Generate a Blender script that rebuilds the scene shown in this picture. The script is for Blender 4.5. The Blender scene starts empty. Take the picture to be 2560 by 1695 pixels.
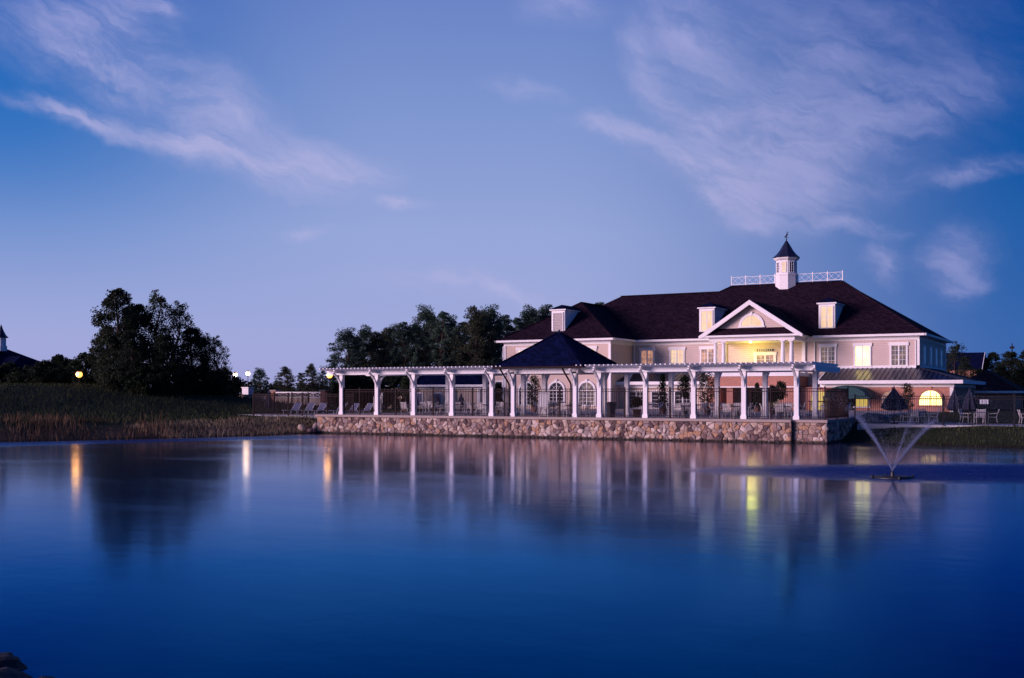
import bpy, bmesh, math, random
import numpy as np
from mathutils import Vector, Matrix, noise as mnoise

random.seed(7)
np.random.seed(7)
SC = bpy.context.scene
COL = SC.collection

# ------------------------------------------------------------------ camera
TH = math.radians(28.724)
CAM_H = 2.85
cam_data = bpy.data.cameras.new("camera")
cam = bpy.data.objects.new("camera", cam_data)
COL.objects.link(cam)
cam.location = (0, 0, CAM_H)
cam.rotation_euler = (math.radians(90), 0, TH)
cam_data.sensor_width = 36.0
cam_data.lens = 39.0
cam_data.shift_y = (984 - 847.5) / 2560.0
cam_data.clip_start = 0.1
cam_data.clip_end = 9000
SC.camera = cam

# ------------------------------------------------------------------ node helper
class S:
    """A socket with arithmetic."""
    nt = None
    def __init__(self, sock): self.s = sock
    @staticmethod
    def m(op, *a, clamp=False):
        n = S.nt.nodes.new('ShaderNodeMath'); n.operation = op; n.use_clamp = clamp
        for i, v in enumerate(a):
            if isinstance(v, S): S.nt.links.new(v.s, n.inputs[i])
            else: n.inputs[i].default_value = v
        return S(n.outputs[0])
    def __add__(s, o): return S.m('ADD', s, o)
    __radd__ = __add__
    def __sub__(s, o): return S.m('SUBTRACT', s, o)
    def __rsub__(s, o): return S.m('SUBTRACT', o, s)
    def __mul__(s, o): return S.m('MULTIPLY', s, o)
    __rmul__ = __mul__
    def __truediv__(s, o): return S.m('DIVIDE', s, o)
    def __pow__(s, o): return S.m('POWER', s, o)
    def clamp(s): return S.m('ADD', s, 0.0, clamp=True)

def smooth(v, a, b):
    n = S.nt.nodes.new('ShaderNodeMapRange'); n.interpolation_type = 'SMOOTHSTEP'
    S.nt.links.new(v.s, n.inputs[0])
    n.inputs[1].default_value = a; n.inputs[2].default_value = b
    return S(n.outputs[0])

def mixc(f, a, b, blend='MIX'):
    n = S.nt.nodes.new('ShaderNodeMix'); n.data_type = 'RGBA'; n.blend_type = blend
    for sock, v in ((n.inputs[0], f), (n.inputs[6], a), (n.inputs[7], b)):
        if isinstance(v, S): S.nt.links.new(v.s, sock)
        elif isinstance(v, (int, float)): sock.default_value = v
        else: sock.default_value = (*v[:3], 1)
    return S(n.outputs[2])

def sep(sock):
    n = S.nt.nodes.new('ShaderNodeSeparateXYZ'); S.nt.links.new(sock.s, n.inputs[0])
    return S(n.outputs[0]), S(n.outputs[1]), S(n.outputs[2])

def comb(x, y, z):
    n = S.nt.nodes.new('ShaderNodeCombineXYZ')
    for i, v in enumerate((x, y, z)):
        if isinstance(v, S): S.nt.links.new(v.s, n.inputs[i])
        else: n.inputs[i].default_value = v
    return S(n.outputs[0])

def noise(vec, scale, detail=3.0, rough=0.5, dist=0.0):
    n = S.nt.nodes.new('ShaderNodeTexNoise')
    S.nt.links.new(vec.s, n.inputs['Vector'])
    n.inputs['Scale'].default_value = scale; n.inputs['Detail'].default_value = detail
    n.inputs['Roughness'].default_value = rough; n.inputs['Distortion'].default_value = dist
    return S(n.outputs['Fac'])

def texco(kind):
    n = S.nt.nodes.new('ShaderNodeTexCoord')
    return S(n.outputs[kind])

# ------------------------------------------------------------------ world: dusk sky with cirrus
SUN_AZ = (-0.62, -0.78)     # the afterglow lies behind and left of the viewer
SUN_EL = 9.0
world = bpy.data.worlds.new("World"); SC.world = world
world.use_nodes = True
S.nt = world.node_tree
S.nt.nodes.clear()
sky = S.nt.nodes.new('ShaderNodeTexSky'); sky.sky_type = 'NISHITA'; sky.sun_disc = False
sky.sun_elevation = math.radians(2.5)
sky.sun_rotation = math.atan2(SUN_AZ[0], SUN_AZ[1])
sky.altitude = 100; sky.air_density = 1.0; sky.dust_density = 0.6; sky.ozone_density = 3.0
D = texco('Generated')
dx, dy, dz = sep(D)
# azimuth from the direction (-sin TH, cos TH) and elevation, both in degrees
cu = dx * math.cos(TH) + dy * math.sin(TH)
cv = dy * math.cos(TH) - dx * math.sin(TH)
az = S.m('ARCTAN2', cu, cv) * 57.29578
el = S.m('ARCSINE', dz) * 57.29578
ael = S.m('ABSOLUTE', el)
t_el = (ael / 90.0) ** 0.5
ramp = S.nt.nodes.new('ShaderNodeValToRGB')
S.nt.links.new(t_el.s, ramp.inputs[0])
cr = ramp.color_ramp
stops = [(0.0, (0.37, 0.355, 0.66)), (0.16, (0.38, 0.415, 0.74)), (0.30, (0.325, 0.405, 0.73)), (0.40, (0.22, 0.32, 0.66)),
         (0.48, (0.14, 0.23, 0.58)), (0.60, (0.035, 0.10, 0.37)), (1.0, (0.008, 0.04, 0.18))]
while len(cr.elements) < len(stops): cr.elements.new(0.5)
for e_, (p_, c_) in zip(cr.elements, stops): e_.position = p_; e_.color = (*c_, 1)
grad = S(ramp.outputs[0])
# the sky deepens away from the glow, towards the right
deep = smooth(az, 1.0, 26.0)
side = smooth(az, -6.0, -25.0) * 1.0
grad = mixc((deep * (smooth(el, -4.0, 16.0) * 0.14 + 0.86)).clamp(), grad, mixc(1.0, grad, (0.0, 0.25, 0.54), 'MULTIPLY'))
grad = mixc((side * smooth(el, 2.0, 14.0)).clamp(), grad, mixc(1.0, grad, (0.12, 0.50, 0.80), 'MULTIPLY'))
# cirrus: strokes in azimuth/elevation, broken up by drawn-out noise
ca = comb(az, el, 0.0)
w1 = noise(ca, 0.13, 5, 0.62); w2 = noise(comb(az + 37.0, el, 5.0), 0.13, 5, 0.62)
waz = az + (w1 - 0.5) * 5.0
wel = el + (w2 - 0.5) * 3.6
def pix2dir(px, py):
    u = (px - 1280) / 2773.0; v = (984 - py) / 2773.0
    return math.degrees(math.atan(u)), math.degrees(math.atan(v / math.hypot(1, u)))
strokes = [  # end a, end b, half-width (degrees), strength
    ((-60, 10), (560, 290), 1.5, 0.42), ((120, 10), (440, 60), 1.3, 0.50), ((385, -10), (440, 80), 0.30, 0.22),
    ((40, 250), (420, 355), 0.45, 0.50), ((380, 345), (620, 410), 0.5, 0.45), ((480, 385), (940, 455), 0.95, 0.62),
    ((420, 220), (720, 400), 1.5, 0.30), ((910, 520), (1080, 544), 0.22, 0.30), ((950, 700), (1420, 752), 0.5, 0.22),
    ((700, 580), (830, 572), 0.3, 0.18), ((1210, 205), (1380, 250), 0.35, 0.28), ((1300, 10), (1500, 30), 0.8, 0.25),
    ((1560, 70), (1670, 280), 0.75, 0.42), ((1640, 230), (1820, 345), 0.9, 0.42), ((1600, 10), (1850, 170), 1.4, 0.40),
    ((1700, 220), (2480, 90), 4.6, 0.20), ((1800, 250), (2080, 430), 2.0, 0.32), ((1980, 390), (2480, 190), 1.3, 0.30), ((1680, 280), (2100, 330), 1.6, 0.22),
    ((1430, 305), (1640, 350), 0.45, 0.50), ((1580, 335), (1800, 440), 0.80, 0.62), ((1720, 400), (1940, 545), 1.25, 0.62), ((1850, 470), (2150, 470), 1.6, 0.22),
    ((1730, 470), (1800, 520), 0.35, 0.45), ((2000, 545), (2240, 570), 0.35, 0.45), ((1800, 555), (1960, 560), 0.5, 0.25),
    ((2160, 665), (2260, 650), 0.9, 0.42), ((2300, 640), (2480, 690), 1.3, 0.38), ((2330, 730), (2470, 715), 0.4, 0.32),
    ((2200, 460), (2600, 410), 0.5, 0.30), ((1900, 470), (2200, 420), 1.6, 0.22)]
stretch = comb(waz * 0.20 + wel * 0.05, wel * 0.55 + waz * 0.20, 3.0)
fib = noise(stretch, 1.1, 5, 0.62, 0.6)
fine = S.m('MAXIMUM', noise(comb(waz * 0.38, wel * 1.15 + waz * 0.42, 9.0), 1.0, 5, 0.62), 0.05)
tot = None
wv = comb(waz, wel, 0.0)
for (a, b, hw, st) in strokes:
    a0, e0 = pix2dir(*a); a1, e1 = pix2dir(*b)
    L = math.hypot(a1 - a0, e1 - e0)
    mp = S.nt.nodes.new('ShaderNodeMapping'); mp.vector_type = 'TEXTURE'
    S.nt.links.new(wv.s, mp.inputs['Vector'])
    mp.inputs['Location'].default_value = ((a0 + a1) / 2, (e0 + e1) / 2, 0)
    mp.inputs['Rotation'].default_value = (0, 0, math.atan2(e1 - e0, a1 - a0))
    mp.inputs['Scale'].default_value = (L * 0.80, hw * 2.0, 1)
    gr = S.nt.nodes.new('ShaderNodeTexGradient'); gr.gradient_type = 'QUADRATIC_SPHERE'
    S.nt.links.new(mp.outputs[0], gr.inputs[0])
    g = S(gr.outputs['Fac'])
    tot = g * (st * 2.4) if tot is None else S.m('MULTIPLY_ADD', g, st * 2.4, tot)
# beyond the frame the same thin cirrus goes on
far_c = smooth(noise(comb(az * 0.05, el * 0.16 + az * 0.04, 1.0), 1.0, 4, 0.55), 0.55, 0.8) * (0.35 * smooth(S.m('ABSOLUTE', az), 24.0, 34.0))
tot = tot + far_c
cl = (1.0 - S.m('POWER', 2.718, tot * (smooth(fib, 0.30, 0.66) * 0.85 + 0.25) * (fine * 2.6 - 0.1) * -1.35)).clamp()
cloud_col = mixc((deep * 0.8).clamp(), (0.55, 0.52, 0.80), (0.30, 0.33, 0.68))
cloud_col = mixc(smooth(el, 8.0, 24.0), cloud_col, mixc((deep * 0.8).clamp(), (0.40, 0.42, 0.78), (0.22, 0.27, 0.64)))
col = mixc((cl * 0.80).clamp(), grad, cloud_col)
# the physical twilight sky keeps its share
nish = mixc(1.0, S(sky.outputs[0]), (0.05, 0.05, 0.05), 'MULTIPLY')
col = mixc(0.05, col, nish)
bg = S.nt.nodes.new('ShaderNodeBackground'); S.nt.links.new(col.s, bg.inputs[0]); bg.inputs[1].default_value = 1.0
world.cycles.sampling_method = 'MANUAL'; world.cycles.sample_map_resolution = 256
wo = S.nt.nodes.new('ShaderNodeOutputWorld'); S.nt.links.new(bg.outputs[0], wo.inputs[0])

# ------------------------------------------------------------------ the low, soft afterglow
sun_d = bpy.data.lights.new("sun", 'SUN'); sun = bpy.data.objects.new("sun", sun_d); COL.objects.link(sun)
sun_d.energy = 4.4; sun_d.angle = math.radians(24); sun_d.color = (1.0, 0.69, 0.82)
sv = Vector((SUN_AZ[0], SUN_AZ[1], math.tan(math.radians(SUN_EL)))).normalized()
sun.rotation_euler = sv.to_track_quat('Z', 'Y').to_euler()
sun.location = (0, -20, 30)

SC.view_settings.view_transform = 'Standard'; SC.view_settings.look = 'None'
SC.view_settings.exposure = 0.0; SC.view_settings.gamma = 1.0
SC.render.engine = 'CYCLES'
SC.cycles.use_denoising = True
SC.cycles.max_bounces = 6; SC.cycles.diffuse_bounces = 3; SC.cycles.glossy_bounces = 3
SC.cycles.transmission_bounces = 4; SC.cycles.transparent_max_bounces = 16
SC.cycles.sample_clamp_indirect = 6.0

# ================================================================== mesh helpers
class MB:
    def __init__(s): s.v = []; s.f = []
    def add(s, vs, fs):
        o = len(s.v); s.v += [tuple(p) for p in vs]; s.f += [tuple(i + o for i in f) for f in fs]; return s
    def box(s, x0, x1, y0, y1, z0, z1):
        return s.add([(x0,y0,z0),(x1,y0,z0),(x1,y1,z0),(x0,y1,z0),(x0,y0,z1),(x1,y0,z1),(x1,y1,z1),(x0,y1,z1)],
                     [(0,3,2,1),(4,5,6,7),(0,1,5,4),(1,2,6,5),(2,3,7,6),(3,0,4,7)])
    def cbox(s, cx, cy, z0, wx, wy, h): return s.box(cx-wx/2, cx+wx/2, cy-wy/2, cy+wy/2, z0, z0+h)
    def bar(s, p, q, w, h, up=(0,0,1)):
        p, q = Vector(p), Vector(q); d = (q - p).normalized(); u = Vector(up)
        a = d.cross(u)
        if a.length < 1e-4: a = d.cross(Vector((0,1,0)))
        a.normalize(); b = a.cross(d).normalized()
        c = [(-w/2,-h/2),(w/2,-h/2),(w/2,h/2),(-w/2,h/2)]
        vs = [p + a*i + b*j for i, j in c] + [q + a*i + b*j for i, j in c]
        return s.add(vs, [(0,1,2,3),(7,6,5,4),(0,4,5,1),(1,5,6,2),(2,6,7,3),(3,7,4,0)])
    def tube(s, pts, r, n=6, cap=True):
        pts = [Vector(p) for p in pts]; rs = r if isinstance(r, (list, tuple)) else [r]*len(pts)
        o = len(s.v); ref = Vector((0.31, 0.87, 0.11))
        for i, p in enumerate(pts):
            d = (pts[min(i+1, len(pts)-1)] - pts[max(i-1, 0)]).normalized()
            a = d.cross(ref)
            if a.length < 1e-3: a = d.cross(Vector((1,0,0)))
            a.normalize(); b = d.cross(a)
            for k in range(n):
                t = 2*math.pi*k/n
                s.v.append(tuple(p + (a*math.cos(t) + b*math.sin(t))*rs[i]))
        for i in range(len(pts)-1):
            for k in range(n):
                a0 = o+i*n+k; b0 = o+i*n+(k+1) % n
                s.f.append((a0, b0, b0+n, a0+n))
        if cap:
            s.f.append(tuple(o+k for k in reversed(range(n)))); s.f.append(tuple(o+(len(pts)-1)*n+k for k in range(n)))
        return s
    def lathe(s, cx, cy, prof, n=12, rot=0.0, sx=1.0, sy=1.0):
        o = len(s.v)
        for r, z in prof:
            for k in range(n):
                t = 2*math.pi*k/n + rot
                s.v.append((cx + r*sx*math.cos(t), cy + r*sy*math.sin(t), z))
        for i in range(len(prof)-1):
            for k in range(n):
                a = o+i*n+k; b = o+i*n+(k+1) % n
                s.f.append((a, b, b+n, a+n))
        s.f.append(tuple(o+k for k in reversed(range(n)))); s.f.append(tuple(o+(len(prof)-1)*n+k for k in range(n)))
        return s
    def prism_y(s, poly, y0, y1):
        """poly: (x,z) outline, extruded from y0 to y1"""
        n = len(poly); vs = [(x, y0, z) for x, z in poly] + [(x, y1, z) for x, z in poly]
        return s.add(vs, [tuple(range(n)), tuple(range(2*n-1, n-1, -1))] + [((i+1) % n, i, i+n, (i+1) % n+n) for i in range(n)])
    def prism_x(s, poly, x0, x1):
        n = len(poly); vs = [(x0, y, z) for y, z in poly] + [(x1, y, z) for y, z in poly]
        return s.add(vs, [tuple(range(n-1, -1, -1)), tuple(range(n, 2*n))] + [(i, (i+1) % n, (i+1) % n+n, i+n) for i in range(n)])
    def mesh(s, name, mat, off=(0,0,0), fix=True):
        me = bpy.data.meshes.new(name)
        ox, oy, oz = off
        me.from_pydata([(x-ox, y-oy, z-oz) for x, y, z in s.v], [], s.f)
        if fix:
            bm = bmesh.new(); bm.from_mesh(me); bmesh.ops.recalc_face_normals(bm, faces=bm.faces); bm.to_mesh(me); bm.free()
        me.materials.append(mat)
        return me
    def build(s, name, mat, parent=None, off=None, smooth=False, fix=True):
        """verts are in world space; they are stored relative to the root they belong to"""
        if off is None: off = root_loc(parent) if parent is not None else (0,0,0)
        me = s.mesh(name, mat, off, fix)
        if smooth: me.polygons.foreach_set('use_smooth', [True]*len(me.polygons))
        return link(name, me, parent)

def root_loc(o):
    l = Vector((0,0,0))
    while o is not None: l += o.location; o = o.parent
    return l
def link(name, me, parent=None, loc=(0,0,0)):
    o = bpy.data.objects.new(name, me); COL.objects.link(o); o.location = loc
    if parent is not None: o.parent = parent
    return o
def tag(o, label, cat, group=None, kind=None):
    o['label'] = label; o['category'] = cat
    if group: o['group'] = group
    if kind: o['kind'] = kind
    return o
def thing(name, label, cat, loc=(0,0,0), rz=0.0, group=None):
    o = bpy.data.objects.new(name, None); COL.objects.link(o); o.empty_display_size = 0.2
    o.location = loc; o.rotation_euler = (0,0,rz)
    return tag(o, label, cat, group)
def dup(o, parent=None):
    c = o.copy(); COL.objects.link(c)
    if parent is not None: c.parent = parent
    for ch in o.children: dup(ch, c)
    return c
def dup_at(o, loc, rz, label, scale=1.0):
    c = dup(o); c.location = loc; c.rotation_euler = (0,0,rz); c.scale = (scale,)*3; c['label'] = label
    return c
def fastmesh(name, verts, faces, mat):
    """verts (n,3) array, faces (m,k) array"""
    me = bpy.data.meshes.new(name)
    m, k = faces.shape
    me.vertices.add(len(verts)); me.vertices.foreach_set('co', np.ascontiguousarray(verts, dtype=np.float32).ravel())
    me.loops.add(m*k); me.loops.foreach_set('vertex_index', np.ascontiguousarray(faces, dtype=np.int32).ravel())
    me.polygons.add(m); me.polygons.foreach_set('loop_start', np.arange(0, m*k, k, dtype=np.int32))
    me.update(calc_edges=True); me.validate(); me.materials.append(mat)
    return me

# ================================================================== materials
def material(name, base, rough=0.6, metallic=0.0, var=0.0, vscale=2.0, bump=0.0, bscale=8.0, spec=0.5, emit=None, estr=0.0, coords='Object', stretch=(1,1,1), second=None):
    m = bpy.data.materials.new(name); m.use_nodes = True
    S.nt = m.node_tree; b = S.nt.nodes['Principled BSDF']
    b.inputs['Roughness'].default_value = rough; b.inputs['Metallic'].default_value = metallic
    b.inputs['Specular IOR Level'].default_value = spec
    b.inputs['Base Color'].default_value = (*base, 1)
    v = None
    if var or bump or second:
        x, y, z = sep(texco(coords)); v = comb(x*stretch[0], y*stretch[1], z*stretch[2])
    if second:
        c = mixc(smooth(noise(v, vscale, 4, 0.6), 0.35, 0.65), base, second)
        S.nt.links.new(c.s, b.inputs['Base Color'])
    elif var:
        f = noise(v, vscale, 4, 0.6)
        c = mixc(f, tuple(k*(1-var) for k in base), tuple(min(1, k*(1+var)) for k in base))
        S.nt.links.new(c.s, b.inputs['Base Color'])
    if bump:
        bn = S.nt.nodes.new('ShaderNodeBump'); bn.inputs['Strength'].default_value = bump; bn.inputs['Distance'].default_value = 0.05
        S.nt.links.new(noise(v, bscale, 4, 0.6).s, bn.inputs['Height']); S.nt.links.new(bn.outputs[0], b.inputs['Normal'])
    if emit:
        b.inputs['Emission Color'].default_value = (*emit, 1); b.inputs['Emission Strength'].default_value = estr
    return m

def siding(name, base):
    m = bpy.data.materials.new(name); m.use_nodes = True
    S.nt = m.node_tree; b = S.nt.nodes['Principled BSDF']; b.inputs['Roughness'].default_value = 0.6
    g = S.nt.nodes.new('ShaderNodeNewGeometry'); P = S(g.outputs['Position']); x, y, z = sep(P)
    fr = S.m('FRACT', z / 0.19)
    lap = smooth(fr, 0.0, 0.10)
    c = mixc(noise(P, 0.8, 4, 0.6), tuple(k*0.9 for k in base), tuple(k*1.06 for k in base))
    S.nt.links.new(c.s, b.inputs['Base Color'])
    bn = S.nt.nodes.new('ShaderNodeBump'); bn.inputs['Strength'].default_value = 0.9; bn.inputs['Distance'].default_value = 0.02
    S.nt.links.new((lap * (1.0 - fr)).s, bn.inputs['Height']); S.nt.links.new(bn.outputs[0], b.inputs['Normal'])
    return m

def bricks(name):
    m = bpy.data.materials.new(name); m.use_nodes = True
    S.nt = m.node_tree; b = S.nt.nodes['Principled BSDF']; b.inputs['Roughness'].default_value = 0.85
    g = S.nt.nodes.new('ShaderNodeNewGeometry'); P = S(g.outputs['Position']); x, y, z = sep(P)
    br = S.nt.nodes.new('ShaderNodeTexBrick'); S.nt.links.new(comb(x + y, z, 0.0).s, br.inputs['Vector'])
    br.inputs['Color1'].default_value = (0.54, 0.19, 0.11, 1); br.inputs['Color2'].default_value = (0.40, 0.13, 0.085, 1)
    br.inputs['Mortar'].default_value = (0.40, 0.33, 0.28, 1); br.inputs['Scale'].default_value = 1.0
    br.inputs['Brick Width'].default_value = 0.21; br.inputs['Row Height'].default_value = 0.075; br.inputs['Mortar Size'].default_value = 0.009
    c = mixc(0.5, S(br.outputs['Color']), mixc(noise(P, 1.5, 4, 0.6), (0.6, 0.6, 0.6), (1.25, 1.2, 1.2)), 'MULTIPLY')
    S.nt.links.new(c.s, b.inputs['Base Color'])
    return m

def shingles(name, base, w=0.30, h=0.16):
    m = bpy.data.materials.new(name); m.use_nodes = True
    S.nt = m.node_tree; b = S.nt.nodes['Principled BSDF']; b.inputs['Roughness'].default_value = 0.9; b.inputs['Specular IOR Level'].default_value = 0.05
    g = S.nt.nodes.new('ShaderNodeNewGeometry'); P = S(g.outputs['Position']); x, y, z = sep(P)
    br = S.nt.nodes.new('ShaderNodeTexBrick'); S.nt.links.new(comb(x + y, z, 0.0).s, br.inputs['Vector'])
    br.inputs['Color1'].default_value = (*[k*1.5 for k in base], 1); br.inputs['Color2'].default_value = (*[k*0.65 for k in base], 1)
    br.inputs['Mortar'].default_value = (*[k*0.4 for k in base], 1); br.inputs['Scale'].default_value = 1.0
    br.inputs['Brick Width'].default_value = w; br.inputs['Row Height'].default_value = h; br.inputs['Mortar Size'].default_value = 0.012
    c = mixc(0.55, S(br.outputs['Color']), mixc(noise(P, 1.1, 6, 0.75), (0.25, 0.25, 0.3), (1.9, 1.8, 1.8)), 'MULTIPLY')
    S.nt.links.new(c.s, b.inputs['Base Color'])
    bn = S.nt.nodes.new('ShaderNodeBump'); bn.inputs['Strength'].default_value = 0.5; bn.inputs['Distance'].default_value = 0.03
    S.nt.links.new(br.outputs['Fac'], bn.inputs['Height']); bn.invert = True; S.nt.links.new(bn.outputs[0], b.inputs['Normal'])
    return m

def lit(name, c0, c1, strength, scale=1.2):
    """glowing panes: lit rooms with curtains and furniture, and sunset sky mirrored in some"""
    m = bpy.data.materials.new(name); m.use_nodes = True
    S.nt = m.node_tree; b = S.nt.nodes['Principled BSDF']; b.inputs['Roughness'].default_value = 0.08
    b.inputs['Base Color'].default_value = (0.05, 0.05, 0.05, 1)
    g = S.nt.nodes.new('ShaderNodeNewGeometry'); P = S(g.outputs['Position'])
    px_, py_, pz_ = sep(P)
    c = mixc(smooth(noise(P, scale, 2, 0.5), 0.3, 0.7), c0, c1)
    fold = noise(comb(px_*7.0, py_*7.0, pz_*0.5), 1.0, 3, 0.6)
    c = mixc(0.55, c, mixc(fold, (0.35, 0.32, 0.28), (1.5, 1.5, 1.5)), 'MULTIPLY')
    S.nt.links.new(c.s, b.inputs['Emission Color']); b.inputs['Emission Strength'].default_value = strength
    return m

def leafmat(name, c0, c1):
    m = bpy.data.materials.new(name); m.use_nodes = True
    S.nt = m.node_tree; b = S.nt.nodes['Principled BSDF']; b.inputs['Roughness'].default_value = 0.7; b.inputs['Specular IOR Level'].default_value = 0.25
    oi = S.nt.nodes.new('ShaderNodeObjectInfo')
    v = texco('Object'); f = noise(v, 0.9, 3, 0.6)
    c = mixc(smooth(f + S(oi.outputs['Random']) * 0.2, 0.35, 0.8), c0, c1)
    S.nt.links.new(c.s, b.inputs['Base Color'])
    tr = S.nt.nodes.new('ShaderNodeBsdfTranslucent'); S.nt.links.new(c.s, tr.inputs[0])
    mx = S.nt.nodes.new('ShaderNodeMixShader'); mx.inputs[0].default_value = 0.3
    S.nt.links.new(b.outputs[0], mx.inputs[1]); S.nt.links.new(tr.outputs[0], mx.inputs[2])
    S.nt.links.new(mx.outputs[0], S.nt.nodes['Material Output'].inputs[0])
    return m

M = {}
M['white'] = material('white_paint', (0.80, 0.78, 0.77), 0.55, var=0.13, vscale=0.9, stretch=(1, 1, 0.5))
M['cream'] = siding('cream_siding', (0.57, 0.46, 0.40))
M['stucco'] = material('cream_stucco', (0.62, 0.49, 0.40), 0.85, var=0.06, vscale=1.0)
M['brick'] = bricks('red_brick')
M['shingle'] = shingles('dark_shingles', (0.019, 0.010, 0.019))
M['shingle2'] = shingles('navy_shingles', (0.003, 0.006, 0.034))
M['metalroof'] = material('navy_metal_roof', (0.018, 0.022, 0.052), 0.36, metallic=0.2, var=0.15, vscale=0.7)
M['iron'] = material('dark_iron', (0.020, 0.009, 0.011), 0.7, spec=0.2, var=0.2, vscale=3)
M['black'] = material('black_iron', (0.010, 0.010, 0.014), 0.7, spec=0.2, var=0.2, vscale=3)
M['glass'] = material('dark_glass', (0.02, 0.022, 0.03), 0.06, var=0.3, vscale=1.5)
M['glowwarm'] = lit('room_and_sky_warm', (1.0, 0.62, 0.38), (1.0, 0.72, 0.50), 1.0)
M['glowpeach'] = lit('room_and_sky_peach', (0.95, 0.46, 0.30), (0.30, 0.16, 0.16), 0.75, 1.8)
M['litbright'] = lit('room_bright', (1.0, 0.70, 0.20), (1.0, 0.80, 0.32), 3.4, 0.8)
M['lityellow'] = lit('room_yellow', (1.0, 0.72, 0.14), (0.95, 0.60, 0.20), 0.75, 0.9)
M['litdim'] = lit('room_dim', (0.35, 0.22, 0.16), (0.05, 0.05, 0.08), 0.6, 1.5)
M['concrete'] = material('patio_concrete', (0.36, 0.30, 0.27), 0.8, var=0.15, vscale=0.5, bump=0.1)
M['coping'] = material('coping_stone', (0.34, 0.27, 0.24), 0.8, var=0.2, vscale=1.2, bump=0.2)
M['mortar'] = material('mortar', (0.11, 0.08, 0.075), 0.95, var=0.3, vscale=3, bump=0.3)
M['poolpave'] = material('pool_paving', (0.42, 0.42, 0.45), 0.6, var=0.12, vscale=0.8)
M['table'] = material('table_dark', (0.02, 0.02, 0.028), 0.35, var=0.2)
M['chair'] = material('chair_white', (0.60, 0.56, 0.55), 0.5, var=0.08)
M['navy'] = material('navy_canvas', (0.012, 0.016, 0.045), 0.85, var=0.25, vscale=3, bump=0.3, bscale=5)
M['awning'] = material('teal_canvas', (0.010, 0.055, 0.060), 0.8, var=0.2, vscale=2)
M['bin'] = material('bin_plastic', (0.03, 0.03, 0.05), 0.5, var=0.2)
M['pot'] = material('pot_clay', (0.16, 0.08, 0.06), 0.8, var=0.2)
M['bark'] = material('bark', (0.045, 0.032, 0.026), 0.95, var=0.35, vscale=4, bump=0.6, bscale=6, stretch=(1, 1, 0.25))
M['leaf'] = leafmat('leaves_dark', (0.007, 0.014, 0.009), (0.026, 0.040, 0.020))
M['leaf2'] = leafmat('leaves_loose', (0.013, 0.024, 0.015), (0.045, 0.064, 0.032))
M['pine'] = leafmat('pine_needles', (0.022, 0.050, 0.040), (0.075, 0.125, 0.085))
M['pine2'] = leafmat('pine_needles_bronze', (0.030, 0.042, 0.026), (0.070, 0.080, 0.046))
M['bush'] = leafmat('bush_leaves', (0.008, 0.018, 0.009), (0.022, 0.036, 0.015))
M['lampglow'] = material('lamp_glow', (1, 1, 1), 0.4, emit=(1.0, 0.62, 0.30), estr=9)
M['lamporange'] = material('lamp_orange', (1, 1, 1), 0.4, emit=(1.0, 0.40, 0.06), estr=3.4)
M['bulb'] = material('bulb', (1, 1, 1), 0.4, emit=(1.0, 0.74, 0.34), estr=2)
M['cushion'] = material('sling_blue', (0.16, 0.18, 0.28), 0.8, var=0.1)
M['tarp'] = material('tarp_teal', (0.03, 0.06, 0.09), 0.7, var=0.3, bump=0.4, bscale=3)
M['signwhite'] = material('sign_white', (0.62, 0.62, 0.64), 0.5, var=0.05)

# ================================================================== ground and water
POND = [(-75,14),(-66,26),(-57.8,42.8),(-53.5,51.2),(-50.4,59.5),(-50.6,62.0),(-50.6,64.2),(-16.2,64.2),(-14.6,64.2),(-14.5,66.2),(-12.8,65.6),(-9,64.2),(-4,63.2),(5,62.6),(30,60),(52,50),(58,20),(45,3),(20,1.5),(-6.5,2.2),(-8.6,5.0),(-9.5,6.9),(-11,7.4),(-14,8.0),(-30,6),(-60,4)]
PA = np.array(POND); PB = np.roll(PA, -1, axis=0)
def pond_sd(P):
    """signed distance to the shore: negative in the pond. P (n,2)"""
    d = np.full(len(P), 1e9); inside = np.zeros(len(P), bool)
    for a, b in zip(PA, PB):
        e = b - a; w = P - a
        t = np.clip((w @ e) / (e @ e), 0, 1)
        d = np.minimum(d, np.hypot(*(w - t[:, None]*e).T))
        c = (a[1] > P[:, 1]) != (b[1] > P[:, 1])
        xi = a[0] + (P[:, 1] - a[1]) / (b[1] - a[1] + 1e-12) * (b[0] - a[0])
        inside ^= c & (P[:, 0] < xi)
    return np.where(inside, -d, d)
def sstep(v, a, b):
    t = np.clip((v - a) / (b - a), 0, 1); return t*t*(3 - 2*t)
def ground_h(P):
    x, y = P[:, 0], P[:, 1]
    d = pond_sd(P)
    h = np.where(d < 0, np.maximum(d*0.45, -1.2), 0.95*sstep(d, -0.4, 6.5) - 0.02)
    h = h + 0.35*sstep(d, 5, 30)*(d > 0)
    # the grassy hill on the left bank
    hill = sstep(-x, 56, 84) * sstep(d, 2, 30) * (1 - sstep(y, 72, 96)) * sstep(y, 20, 40)
    h = h + 2.3*hill
    # the right bank runs up to the pool terrace
    # a rough tump where the viewer stands
    near = (1 - sstep(np.hypot(x, y), 3, 14))
    h = h + 0.35*near*(d > 0)
    n = np.array([mnoise.noise(Vector((a*0.35, b*0.35, 0))) + 0.5*mnoise.noise(Vector((a*0.9, b*0.9, 4))) for a, b in P])
    h = h + 0.10*n*sstep(d, 0.3, 4)
    # land rises very gently far off
    r = np.hypot(x + 30, y - 60)
    h = h + 1.6*sstep(r, 70, 400)
    return h
def lines(lo, hi, step, far):
    a = list(np.arange(lo, hi + 0.01, step)); s = step
    while a[-1] < far: s *= 1.35; a.append(a[-1] + s)
    s = step; b = [lo]
    while b[-1] > -far: s *= 1.35; b.append(b[-1] - s)
    return np.array(sorted(set(b + a)))
gx = lines(-100, 14, 1.0, 4500); gy = lines(-4, 100, 1.0, 4500)
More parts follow.
